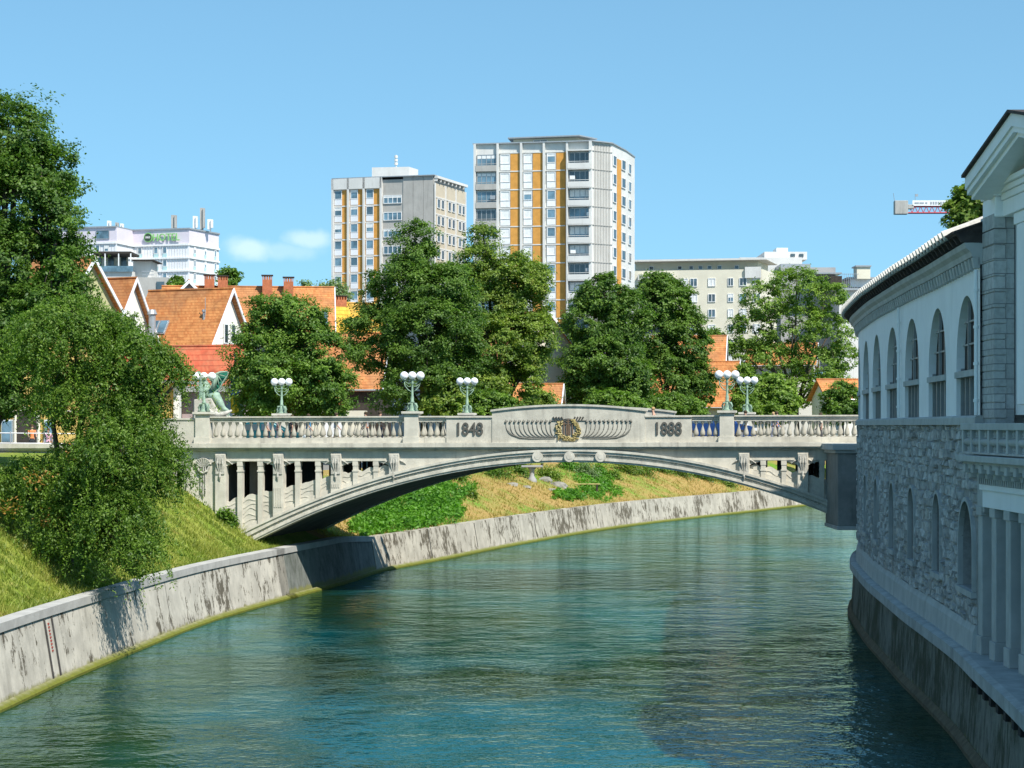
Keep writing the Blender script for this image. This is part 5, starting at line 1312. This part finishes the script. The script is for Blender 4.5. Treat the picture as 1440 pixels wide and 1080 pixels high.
# round tree just beyond the left of the bridge
tree('round_tree', 'dense round green tree just beyond the bridge, left of the middle lamp post', gpt(408, 138),
     [lob(385, 445, 138, 32, 30), lob(420, 452, 138, 38, 34), lob(375, 500, 138, 50, 45), lob(435, 500, 138, 52, 48), lob(405, 540, 138, 82, 46), lob(362, 560, 138, 38, 36), lob(460, 555, 138, 38, 42)],
     115000, .19, LM['mid'], 31, clump=.95, dens=1.25, trunk_r=.25)
tree('maple_tree', 'very large dark green tree left of centre, in front of the shorter tower', gpt(600, 168),
     [lob(583, 345, 168, 26, 30), lob(575, 405, 168, 58, 40), lob(620, 415, 167, 48, 42), lob(535, 460, 168, 48, 32), lob(600, 470, 166, 70, 56), lob(520, 500, 167, 30, 22), lob(640, 500, 167, 40, 60), lob(590, 545, 166, 66, 40), lob(645, 440, 168, 30, 40)],
     160000, .21, LM['dark'], 41, clump=1.15, dens=1.1, trunk_r=.4)
tree('maple_tree', 'large green tree with yellowing right side, in front of the tallest tower', gpt(700, 182),
     [lob(680, 335, 182, 16, 22), lob(672, 375, 182, 30, 30), lob(715, 390, 182, 50, 34), lob(680, 435, 182, 50, 46), lob(735, 425, 182, 40, 48), lob(700, 490, 181, 62, 52), lob(750, 480, 181, 32, 40), lob(720, 545, 180, 44, 36), lob(672, 545, 180, 40, 36)],
     140000, .22, LM['yel'], 43, clump=1.05, dens=1.1, trunk_r=.35)
tree('linden_tree', 'dark rounded tree right of the beige gable, behind the wreath panel', gpt(850, 213),
     [lob(850, 420, 213, 36, 32), lob(835, 460, 213, 44, 40), lob(880, 450, 213, 30, 40), lob(850, 510, 212, 60, 44), lob(828, 550, 212, 44, 30), lob(880, 540, 212, 34, 40)],
     105000, .28, LM['dark'], 51, clump=1.15, dens=1.2, trunk_r=.3)
tree('linden_tree', 'dark pointed tree left of the right lamps', gpt(942, 236),
     [lob(922, 408, 236, 24, 26), lob(938, 430, 236, 38, 36), lob(920, 480, 236, 42, 44), lob(962, 480, 236, 34, 48), lob(935, 535, 235, 52, 42), lob(980, 545, 235, 26, 34)],
     100000, .30, LM['dark'], 53, clump=1.15, dens=1.2, trunk_r=.3)
tree('slender_tree', 'open light green tree with visible dark limbs, left of the curved hall', gpt(1122, 270),
     [lob(1120, 402, 270, 40, 26), lob(1075, 425, 270, 32, 28), lob(1160, 420, 270, 30, 26), lob(1060, 465, 270, 34, 30), lob(1115, 460, 270, 46, 36), lob(1165, 470, 270, 34, 36), lob(1185, 500, 270, 24, 22), lob(1080, 510, 270, 44, 26), lob(1150, 515, 270, 40, 24), lob(1048, 500, 270, 22, 20), lob(1170, 545, 268, 34, 22), lob(1120, 550, 268, 30, 24)],
     62000, .30, LM['light'], 61, clump=1.0, dens=.75, trunk_r=.36)
for (px, py, d, rx, ry, nl, mat, lab, sd) in [
    (1045, 548, 240, 20, 40, 12000, 'light', 'narrow light green tree between the two right lamps', 84),
    (1080, 560, 252, 44, 40, 26000, 'light', 'low bright green bush tree behind the right lamps', 71),
    (1175, 565, 262, 30, 28, 14000, 'mid', 'green bush tree at the foot of the slender tree by the hall', 72),
    (865, 570, 206, 48, 22, 18000, 'mid', 'low green shrub mass under the dark rounded tree', 73),
    (950, 572, 226, 48, 20, 18000, 'mid', 'low green shrub mass under the dark pointed tree', 74),
    (620, 555, 164, 30, 34, 14000, 'yel', 'young yellow green tree behind the middle lamp', 75),
    (690, 570, 176, 40, 22, 14000, 'mid', 'green undergrowth behind the far lamp near the number 1848', 76),
    (762, 572, 188, 26, 24, 9000, 'yel', 'yellow green shrub behind the crest panel', 77),
    (1186, 566, 236, 32, 30, 20000, 'mid', 'small round green tree against the hall corner at the bridge end', 83),
    (470, 412, 300, 26, 20, 4000, 'pale', 'pale thin tree top against the sky left of the shorter tower', 78),
    (428, 412, 280, 12, 14, 2200, 'pale', 'small pale tree top beside the brick chimneys', 79),
    (322, 390, 262, 14, 12, 2200, 'mid', 'small green tree top between the chimneys and the hotel', 80),
    (1005, 485, 270, 26, 22, 7000, 'mid', 'small green tree in front of the cream apartment block', 81),
    (250, 398, 300, 10, 8, 1500, 'mid', 'tiny tree top right of the terrace house', 82)]:
    tree('small_tree' if 'tree' in lab else 'shrub', lab, gpt(px, d), [lob(px-rx*.4, py, d, rx*.55, ry*.8), lob(px+rx*.35, py+ry*.1, d, rx*.6, ry*.7), lob(px, py-ry*.35, d, rx*.5, ry*.6), lob(px, py+ry*.5, d-.5, rx*.9, ry*.5)], nl, .26 if d < 250 else .4, LM[mat], sd, clump=.75 if d < 250 else .9, dens=1.2, trunk_r=.12, cat='tree' if 'tree' in lab else 'shrub')
# tree showing over the hall roof
tree('small_tree', 'green tree top rising over the curved hall roof beside the pavilion', (24, 88, 7.3),
     [lob(1362, 285, 88, 24, 20), lob(1374, 312, 88, 28, 20), lob(1352, 312, 88, 14, 15), lob(1385, 290, 88, 26, 26)], 17000, .2, LM['yel'], 91, clump=.55, dens=1.2, trunk_r=.2)
# ivy patch, banks' grass tufts and shrubs
rng = np.random.default_rng(9)
def scatter(polys, n, hgt, size, mat, name, label, kind='stuff', up=.6, asp=.55, clumpy=0., top=.0, rough=True):
    """polys: screen quads as seen, dropped on the ground and spread there"""
    C = []
    tries = 0
    while len(C) < n and tries < n*6:
        tries += 1; q = polys[rng.integers(len(polys))]; a, b = rng.random(2)
        if rough and (a-.5)**2+(b-.5)**2 > (.30+.14*sin(a*17+b*5)*sin(b*13+1)+.12*rng.random())**2: continue
        px = (q[0][0]*(1-a)+q[1][0]*a)*(1-b)+(q[3][0]*(1-a)+q[2][0]*a)*b; py = (q[0][1]*(1-a)+q[1][1]*a)*(1-b)+(q[3][1]*(1-a)+q[2][1]*a)*b
        p = ray(px, py)
        if p is None: continue
        hh = hgt*(1-clumpy+clumpy*abs(sin(p.x*2.1)*sin(p.y*1.3+p.x))) ; C.append((p.x+rng.normal()*.1, p.y+rng.normal()*.1, p.z+rng.random()*hh))
    C = np.array(C); tn = .45+.3*np.sin(C[:, 0]*1.9+C[:, 1]*.8)*np.sin(C[:, 1]*1.3); o = leaf_mesh(name, C, size, rng, mat, None, up=up, asp=asp, tint=tn); return tag(o, label, None, kind=kind)
scatter([[(470, 745), (580, 670), (620, 752), (500, 775)], [(520, 690), (640, 655), (640, 760), (520, 765)], [(560, 690), (680, 660), (660, 745), (560, 760)]], 30000, .8, .26, LM['ivy'], 'ivy', 'bright green ivy mass on the bank beneath the arch', clumpy=.8, up=.15)
scatter([[(800, 655), (850, 655), (900, 705), (800, 712)], [(770, 690), (830, 690), (830, 706), (775, 706)]], 9000, .5, .25, LM['ivy'], 'ground_cover', 'bright green ground cover beside the plank bench', clumpy=.8)
def blades(Gi, n, hgt, wid, mat, name, label, wmin, wmax, seed):
    r = np.random.default_rng(seed); V = []; T_ = []
    for k in range(n):
        i = Gi[r.integers(len(Gi)-1)]; wv = r.uniform(wmin, wmax); p = GS[i][0].lerp(GS[i+1][0], r.random()); q = GS[i][8].lerp(GS[i+1][8], r.random())
        x = p.x+(q.x-p.x)*wv/7; y = p.y+(q.y-p.y)*wv/7; z = gz(x, y)
        a = r.uniform(0, 2*pi); h = hgt*r.uniform(.4, 1.3)*(1+1.3*max(0, sin(x*.9+2)*sin(y*.7+x*.4))**2); dx, dy = cos(a)*wid, sin(a)*wid; l = r.normal(size=2)*h*.5
        V += [(x-dx, y-dy, z-.02), (x+dx, y+dy, z-.02), (x+l[0], y+l[1], z+h)]; T_.append(float(np.clip(.5+.3*sin(x*1.3+y*.7)+r.normal()*.2, 0, 1)))
    m = MB(); m.add(V, [(3*k, 3*k+1, 3*k+2) for k in range(n)]); m.tint = T_
    o = m.build(name, mat, normals=False); return tag(o, label, None, kind='stuff')
blades([i for i in range(len(lb)) if 58 < lb[i].y < 112], 60000, .16, .03, LM['blade'], 'grass', 'short sunburnt grass growing on the near bank', .1, 7.2, 1)
blades([i for i in range(len(lb)) if 118 < lb[i].y < 235], 20000, .2, .045, LM['bladef'], 'dry_grass', 'dry yellow brown grass on the bank beyond the bridge', .0, 9, 2)
def bush(px, py, r, mat, label, nl=2600, seed=0, h=.9, leaf=.2):
    p = ray(px, py)
    if p is None: return
    t = thing('bush', p, label, 'bush'); g_ = np.random.default_rng(seed); k = r*p.y/F
    d = unit(g_, 26, .4); cc = np.array(p)+d*np.array([k, k*.8, k*h])*g_.uniform(.4, 1, 26)[:, None]; C = (cc[:, None, :]+g_.normal(size=(26, nl//26, 3))*k*.28).reshape(-1, 3)
    leaf_mesh('foliage', C, leaf, g_, LM[mat], t, (C-np.array(p))/k*.6)
    m = MB(); 
    for q in cc[:8]: m.tube([p-Vector((0, 0, .1)), Vector(q)], [.05, .015], 5)
    m.build('stems', M['bark'], t, world=True)
for a in [(640, 676, 16, 'mid', 'low green bush left of the yellow green bush under the arch', 2200, 21), (722, 660, 20, 'mid', 'tall green bush behind the stone table', 2600, 22), (800, 660, 18, 'ivy', 'fresh green bush behind the broad pale rock', 2400, 23), (862, 672, 12, 'light', 'light green bush right in front of the white van', 1600, 24), (925, 662, 22, 'mid', 'wide green bush at the bank top, third from the right', 2600, 25), (985, 672, 20, 'dark', 'dark bush at the bank top near the right of the arch', 2400, 26), (1020, 680, 16, 'yel', 'yellow green bush near the right end of the visible bank', 2000, 27), (663, 700, 9, 'yel', 'small weed clump on the dry slope right of the ivy', 900, 28),
          (700, 672, 20, 'mid', 'dark bush left of the pale rocks seen under the arch', 2600, 1), (690, 660, 22, 'yel', 'yellow green bush at the top of the bank under the arch', 2600, 2), (770, 672, 15, 'yel', 'flowering yellow bush between the rocks under the arch', 2200, 3),
          (822, 668, 17, 'pale', 'brownish bush left of the white van under the arch', 2200, 4), (845, 668, 13, 'ivy', 'bright green bush in front of the white van', 2200, 5), (880, 664, 20, 'yel', 'olive bush right of the white van under the arch', 2600, 6),
          (735, 668, 13, 'dark', 'small dark bush beside the stone table', 1500, 7), (1070, 690, 12, 'dark', 'dark creeper bush on the quay wall edge near the right of the arch', 1500, 8), (905, 668, 16, 'mid', 'green bush at the shaded foot of the far trees', 1500, 12),
          (318, 735, 16, 'mid', 'weedy bush growing at the foot of the left bridge abutment', 1700, 9), (285, 690, 14, 'mid', 'weeds against the left bridge abutment below the shell ornament', 1500, 10), (955, 668, 22, 'dark', 'dark bush in the shade right of the white van', 1800, 11)]: bush(*a)
# ---------------- things on the far bank ----------------
p = ray(826, 687); t = thing('plank_bench', p, 'long pale yellow plank bench lying among green plants on the far bank', 'bench')
m = MB(); m.box(-1.1, 1.1, -.2, .2, .36, .44); m.build('seat', plain('yellow_plank', (.52, .42, .16), .7), t, bevel=.01)
for x in (-.85, .85):
    m = MB(); m.box(x-.08, x+.08, -.17, .17, -.3, .36); m.build('leg', M['black'], t)
p = ray(748, 676); t = thing('stone_table', p, 'weathered stone table with thick pedestal among rocks under the arch', 'table')
m = MB(); m.box(-.9, .9, -.5, .5, 1.15, 1.3); m.build('table_top', M['greyw'], t, bevel=.02)
m = MB(); m.lathe([(.45, -.3), (.4, .1), (.2, .4), (.22, .9), (.4, 1.15)], n=10); m.build('pedestal', M['greyw'], t, smooth=True)
rr = random.Random(6)
rockm = mottled('pale_rock', (.30, .28, .24), .3, 2., fine=8, bump=.8); rk = 0
for (px, py, r, lab) in [(766, 676, 9, 'pale rock beside the flowering bush'), (785, 684, 11, 'broad pale rock at the middle of the bank'), (776, 690, 6, 'small rock in front of the broad pale rock'), (800, 692, 8, 'flat grey rock left of the plank bench'), (720, 682, 7, 'rock left of the stone table'), (846, 664, 5, 'small rock beside the white van'), (896, 661, 7, 'cream rock right of the olive bush'), (740, 686, 6, 'rock right below the stone table')]:
    p = ray(px, py)
    if p is None: continue
    k = r*p.y/F; bm = bmesh.new(); bmesh.ops.create_icosphere(bm, subdivisions=2, radius=1)
    for v in bm.verts: v.co = Vector((v.co.x*k*1.2, v.co.y*k, v.co.z*k*.6))*(1+rr.uniform(-.18, .18))
    me = bpy.data.meshes.new('rock'); bm.to_mesh(me); bm.free(); me.materials.append(rockm); o = bpy.data.objects.new('rock', me); col.objects.link(o); o.location = p; tag(o, lab, 'rock', 'rocks on the far bank')
# ---------------- vehicles ----------------
tyre = plain('tyre_rubber', (.03, .03, .03), .8); rim = plain('wheel_rim', (.5, .5, .5), .3, .5, .6); red_l = plain('tail_light', (.4, .02, .02), .3)
def car(label, loc, rz, body, van=False, name='parked_car'):
    t = thing(name, loc, label, 'van' if van else 'car', rz=rz)
    if van: pr = [(-2.3, .35), (-2.35, 1.0), (-2.25, 1.95), (-2.0, 2.05), (1.2, 2.05), (1.75, 1.3), (2.3, 1.1), (2.4, .4)]; W2 = .92
    else: pr = [(-2.1, .3), (-2.15, .8), (-2.0, .95), (-1.6, 1.0), (-1.1, 1.38), (-.8, 1.43), (.35, 1.43), (.6, 1.38), (1.25, .98), (1.9, .85), (2.1, .7), (2.15, .3)]; W2 = .85
    m = MB(); n = len(pr); vs = []
    for y, s in ((-W2, .0), (-W2*.97, .0)): pass
    secs = [(-W2, 0), (-W2*.9, 1), (W2*.9, 1), (W2, 0)]
    for (y, k) in secs:
        for (x, z) in pr:
            zz = z if k or z < .98 else .98+(z-.98)*.0; yy = y
            vs.append((x*(1 if k or z < .98 else .96), yy, min(z, .98) if not k else z))
    fs = [tuple(range(n)), tuple(3*n+i for i in range(n))[::-1]]
    for j in range(3):
        for i in range(n): fs.append((j*n+i, j*n+(i+1) % n, (j+1)*n+(i+1) % n, (j+1)*n+i))
    m.add(vs, fs); m.build('body', body, t, bevel=.03)
    for sg in (-1, 1):
        m = MB(); y0 = sg*W2*.955
        if van: P = [(.5, 1.2), (1.55, 1.2), (1.15, 1.85), (.5, 1.85)]; Q = []
        else: P = [(-1.35, 1.0), (-.85, 1.32), (-.15, 1.35), (-.15, 1.0)]; Q = [(-.05, 1.0), (-.05, 1.35), (.4, 1.33), (.95, 1.0)]
        for R_ in (P, Q):
            if R_: m.add([(x, sg*(W2*(1.0 if z < 1.1 else .93)+.01), z) for x, z in R_]+[(x, sg*(W2*(.98 if z < 1.1 else .9)), z) for x, z in R_], [(0,1,2,3),(7,6,5,4),(0,4,5,1),(1,5,6,2),(2,6,7,3),(3,7,4,0)])
        m.build('side_window', M['pane_dk'], t)
        for x in (-1.35, 1.35):
            m = MB(); m.extr([(x+.33*cos(2*pi*k/16), .33+.33*sin(2*pi*k/16)) for k in range(16)], lambda u, v, w_: (u, w_, v), sg*(W2-.18), sg*(W2+.03)); wl = m.build('wheel', tyre, t)
            m = MB(); m.extr([(x+.2*cos(2*pi*k/12), .33+.2*sin(2*pi*k/12)) for k in range(12)], lambda u, v, w_: (u, w_, v), sg*(W2+.02), sg*(W2+.045)); m.build('rim', rim, wl)
        m = MB(); m.box(2.05, 2.2, sg*.75-.12, sg*.75+.12, .6, .75); m.build('headlight', M['wframe'], t)
    return t
c = B(6.9, 5.0, 7.95); car('dark blue car crossing the bridge, seen between balusters right of the number 1888', (*B(7.0, 5.5, 0)[:2], deck(7)+.02), YAW, plain('blue_paint', (.02, .06, .20), .25, .5, .2))
car('teal car crossing the bridge behind the leftmost balusters', (*B(-17.4, 5.5, 0)[:2], deck(17.4)+.02), YAW, plain('teal_paint', (.01, .09, .11), .25, .5, .2))
p = at(853, 660, 206); car('white van parked at the top of the bank, seen under the arch', (p.x, 206, gz(p.x, 206)), radians(5), M['wframe'], True, 'parked_van')
p = at(800, 660, 200); car('dark red car parked at the top of the bank, seen under the arch', (p.x, 200, gz(p.x, 200)), radians(-10), plain('red_paint_car', (.25, .02, .02), .25))
p = at(772, 600, 187)
# ---------------- people ----------------
skin = plain('skin', (.50, .29, .20), .6); SK = {}
def skinmesh(nodes, edges, name, mat, parent, sub=1):
    me = bpy.data.meshes.new(name); me.from_pydata([n[0] for n in nodes], edges, []); ob = bpy.data.objects.new(name, me); col.objects.link(ob)
    md = ob.modifiers.new('s', 'SKIN'); sv = me.skin_vertices[0].data
    for i, n_ in enumerate(nodes): sv[i].radius = n_[1] if isinstance(n_[1], tuple) else (n_[1], n_[1]); sv[i].use_root = (i == 0)
    ob.modifiers.new('b', 'SUBSURF').levels = sub
    dg = bpy.context.evaluated_depsgraph_get(); m2 = bpy.data.meshes.new_from_object(ob.evaluated_get(dg)); bpy.data.objects.remove(ob)
    m2.polygons.foreach_set('use_smooth', [True]*len(m2.polygons)); m2.materials.clear(); m2.materials.append(mat)
    o = bpy.data.objects.new(name, m2); col.objects.link(o); o.parent = parent; ROOT[o.name] = ROOT[parent.name]; return o
PM = {}
def pmat(c):
    if c not in PM: PM[c] = plain('cloth', c, .85, .2)
    return PM[c]
def person(label, loc, rz, shirt, trousers, hair=(.08, .05, .03), stride=.18, lean=0., armup=0., bare=False, scale=1.):
    t = thing('person', loc, label, 'person', rz=rz); t.scale = (scale*.97,)*3
    s = stride; l = lean
    J = {'pel': (0, 0, .95), 'wai': (l*.3, 0, 1.1), 'che': (l*.7, 0, 1.32), 'nek': (l, 0, 1.48), 'hd1': (l*1.05+.02, 0, 1.58), 'hd2': (l*1.1+.03, 0, 1.68)}
    N_ = [(J['pel'], (.13, .11)), (J['wai'], (.12, .095)), (J['che'], (.16, .11)), (J['nek'], .055), (J['hd1'], .075), (J['hd2'], .085)]
    E = [(0,1),(1,2),(2,3),(3,4),(4,5)]
    for sg in (-1, 1):
        k = len(N_); f = sg*s
        N_ += [((0, sg*.1, .86), .085), ((f*.5, sg*.1, .48), .058), ((f, sg*.1, .09), .04), ((f+.12, sg*.1, .04), .035)]; E += [(0, k), (k, k+1), (k+1, k+2), (k+2, k+3)]
        k = len(N_); g_ = -sg*s*.8
        ax = armup
        N_ += [((l*.9, sg*.19, 1.40), .05), ((l*.9+g_*.4+ax*.15, sg*.24, 1.14), .038), ((l*.9+g_+.1+ax*.3, sg*.22, .92+ax*.28), .03), ((l*.9+g_+.15+ax*.36, sg*.22, .84+ax*.34), .035)]; E += [(2, k), (k, k+1), (k+1, k+2), (k+2, k+3)]
    skinmesh(N_, E, 'body', skin, t)
    if not bare:
        TS = [(J['wai'], (.145, .115)), (J['che'], (.18, .13)), ((l*.95, 0, 1.43), (.09, .07)), ((0, 0, .98), (.15, .125))]; TE = [(0,1),(1,2),(0,3)]
        for sg in (-1, 1): k = len(TS); TS += [((l*.9, sg*.2, 1.40), .068), ((l*.9-sg*s*.2, sg*.235, 1.2), .058)]; TE += [(1, k), (k, k+1)]
        skinmesh(TS, TE, 'shirt', pmat(shirt), t)
    TR = [((0, 0, .98), (.145, .12)), ((0, 0, .9), (.14, .12))]; TE = [(0, 1)]
    for sg in (-1, 1): k = len(TR); TR += [((0, sg*.1, .82), .1), ((sg*s*.5, sg*.1, .48), .075), ((sg*s*.9, sg*.1, .16), .06)]; TE += [(1, k), (k, k+1), (k+1, k+2)]
    skinmesh(TR, TE, 'trousers', pmat(trousers), t)
    m = MB(); m.sphere((l*1.1+.0, 0, 1.70), .105, 12, (1, .9, .95)); m.build('hair', pmat(hair), t, smooth=True)
    return t
PP = [(-16.1, 1.6, (.45, .38, .35), (.05, .05, .07), 'person in a pale top walking behind the left balustrade', 0), (-15.0, 2.4, (.04, .04, .05), (.12, .10, .09), 'person in black seen between the left balusters', pi),
      (-15.9, 3.0, (.6, .4, .36), (.2, .2, .25), 'person in a pink top walking at the left end of the bridge', 0), (-14.0, 1.9, (.05, .28, .5), (.05, .07, .12), 'person in a bright blue shirt behind the left balustrade', 0),
      (-11.0, 2.0, (.3, .3, .3), (.05, .05, .06), 'person in a grey top behind the left balustrade', pi), (-13.4, 11.5, (.6, .2, .08), (.1, .1, .1), 'person in orange on the far pavement beside the round tree', pi), (-12.5, 1.8, (.55, .55, .55), (.25, .2, .15), 'person in white behind the left balustrade', 0),
      (-10.2, 1.8, (.55, .2, .08), (.1, .1, .15), 'person in an orange shirt seen between balusters', 0), (8.9, 2.2, (.6, .6, .6), (.1, .15, .3), 'person in a white top passing the right lamp post', pi), (10.5, 2.4, (.1, .2, .45), (.1, .1, .1), 'person in blue behind the right balustrade', 0),
      (9.75, 11.8, (.65, .6, .6), (.3, .3, .35), 'fair haired person whose head shows right of the right lamps', 0), (12.8, 2.6, (.6, .55, .45), (.1, .1, .1), 'person in cream behind the right balustrade near the hall', pi)]
for (s, t_, a, b, lab, f) in PP:
    person(lab, B(s, t_, deck(s)-.0025*s+.0), YAW+f, a, b, stride=.16, hair=(.45, .3, .15) if 'fair' in lab else (.07, .05, .03))
person('bare shouldered fair haired person leaning on the parapet above the number 1888', B(4.35, .95, deck(4.4)), YAW+pi, (.5, .4, .3), (.1, .2, .35), (.42, .27, .13), 0., .12, .8, True, 1.04)
person('person seen just above the crest panel left of the wreath', B(-2.8, 9.5, deck(3)), YAW, (.6, .3, .25), (.1, .1, .15), (.3, .15, .1))
p = at(45, 0, 118); person('person in an orange top and dark shorts at the railing on the left bank', (p.x, 118, gz(p.x, 118)), radians(-70), (.62, .20, .07), (.04, .045, .05), (.1, .05, .03), .1, 0, .6)
p = at(68, 0, 120); person('person in a pink flowered top at the left bank railing', (p.x, 120, gz(p.x, 120)), radians(-100), (.6, .35, .42), (.5, .5, .5), (.1, .05, .03), .1)
# railing on the left bank
t = thing('street_railing', (at(20, 0, 114).x, 114, 7.3), 'thin metal railing along the street edge at the far left', 'railing')
m = MB(); a = Vector((-38, 112, 0)); b = Vector((-24, 116, 0))
for zz in (.55, 1.1): m.tube([(a.x, a.y, gz(a.x, a.y)+zz), (b.x, b.y, gz(b.x, b.y)+zz)], .03, 6)
m.build('rail', M['metal'], t, world=True)
for k in range(9):
    q = a.lerp(b, k/8); m = MB(); m.tube([(q.x, q.y, gz(q.x, q.y)-.1), (q.x, q.y, gz(q.x, q.y)+1.12)], .035, 6); m.build('rail_post', M['metal'], t, world=True)
# ---------------- winged statue and plinth at the left end ----------------
dl = Vector(B(-17.6, 8.5, 0)); sy = 113.5
ctr = at(312, 0, sy); SZ = 8.1; K = sy/F
def S(px, py, o=0.): q = at(px, py, sy+o); return q-Vector((ctr.x, sy, SZ))
pl = thing('statue_plinth', (ctr.x, sy, SZ), 'curved grey stone plinth under the green winged statue', 'plinth')
m = MB(); m.extr([(S(x, y).x, S(x, y).z) for x, y in [(276, 640), (276, 562), (300, 560), (308, 575), (322, 586), (345, 596), (345, 640)]], lambda u, v, w_: (u, w_, v), -.9, .9); m.build('plinth_block', M['concrete'], pl, bevel=.05)
m = MB(); m.tube([S(292, 575, -.92), S(297, 581, -.95), S(308, 584, -.95), S(318, 581, -.95), S(326, 577, -.92)], [.1, .14, .16, .12, .05], 8); m.build('scroll', M['carved'], pl, smooth=True)
st = thing('winged_statue', (ctr.x, sy, SZ), 'green copper winged beast statue with raised wing, at the left end of the bridge', 'statue')
N_ = [(S(296, 557), .42), (S(290, 548), .34), (S(286, 538), .26), (S(282, 530), .17), (S(279, 524), .17), (S(273, 527), .09)]; E = [(0,1),(1,2),(2,3),(3,4),(4,5)]
N_ += [(S(302, 556, -.5), .30), (S(309, 566, -.6), .22), (S(314, 575, -.6), .16), (S(322, 579, -.6), .11)]; E += [(0,6),(6,7),(7,8),(8,9)]
N_ += [(S(302, 558, .5), .28), (S(307, 568, .6), .2), (S(312, 578, .6), .14)]; E += [(0,10),(10,11),(11,12)]
N_ += [(S(284, 553, -.35), .17), (S(281, 563, -.4), .12), (S(278, 570, -.4), .1)]; E += [(1,13),(13,14),(14,15)]
N_ += [(S(284, 553, .35), .17), (S(281, 563, .4), .12), (S(278, 570, .4), .1)]; E += [(1,16),(16,17),(17,18)]
N_ += [(S(306, 563), .22), (S(312, 576), .2), (S(322, 582), .14), (S(312, 587, -.3), .12), (S(300, 582, -.6), .09), (S(294, 574, -.7), .05)]; E += [(0,19),(19,20),(20,21),(21,22),(22,23),(23,24)]
skinmesh([(tuple(a), b) for a, b in N_], E, 'body', M['verdigris'], st, 2)
for o_ in (-.55, .55):
    arm = [(299, 548), (301, 535), (304, 526), (310, 523.5), (320, 522.5)]; tips = [(321, 523), (319, 530), (313, 538), (309, 546), (303, 551), (297, 556)]
    m = MB(); poly = [S(x, y, o_+.25*(i > 1)) for i, (x, y) in enumerate(arm)]+[S(x, y, o_+.2) for x, y in tips[1:]]
    n_ = len(poly); off_ = Vector((0, .06, 0)); m.add([p_ for p_ in poly]+[p_+off_ for p_ in poly], [tuple(range(n_)), tuple(range(n_, 2*n_))[::-1]]+[(i, (i+1) % n_, (i+1) % n_+n_, i+n_) for i in range(n_)])
    wg = m.build('wing', M['verdi_dark'], st)
    m = MB(); m.tube([S(x, y, o_) for x, y in arm], [.12, .1, .09, .07, .03], 6)
    for x, y in tips[1:5]: m.tube([S(304, 526, o_-.02), S(x, y, o_+.12)], [.06, .02], 5)
    m.tube([S(x, y, o_+.1) for x, y in tips], .05, 5); m.build('wing_bone', M['verdigris'], wg, smooth=True)
# flag pole behind the statue
p = at(330.5, 0, 140); g0 = 7.2; t = thing('flag_banner', (p.x, 140, g0), 'hanging blue and yellow banner on a thin pole right of the winged statue', 'flag')
m = MB(); m.tube([(0, 0, 0), (0, 0, 6.4)], .05, 8); m.build('pole', M['metal'], t)
for a, b, c_ in ((3.15, 4.7, (.06, .14, .55)), (1.95, 3.15, (.70, .50, .03))):
    m = MB(); zo = zpx(575, 140)-g0+.2
    vs = []; 
    for k in range(9): 
        x = -.28+.56*k/8; y = .06*sin(k*1.3); vs += [(x, y-.08, a+.45), (x, y-.08, b+.45), (x, y-.05, b+.45), (x, y-.05, a+.45)]
    fs = [(k*4+j, k*4+(j+1) % 4, k*4+4+(j+1) % 4, k*4+4+j) for k in range(8) for j in range(4)]+[(0,1,2,3),(32,33,34,35)]
    m.add(vs, fs); m.build('cloth', plain('banner_cloth', c_, .8), t)
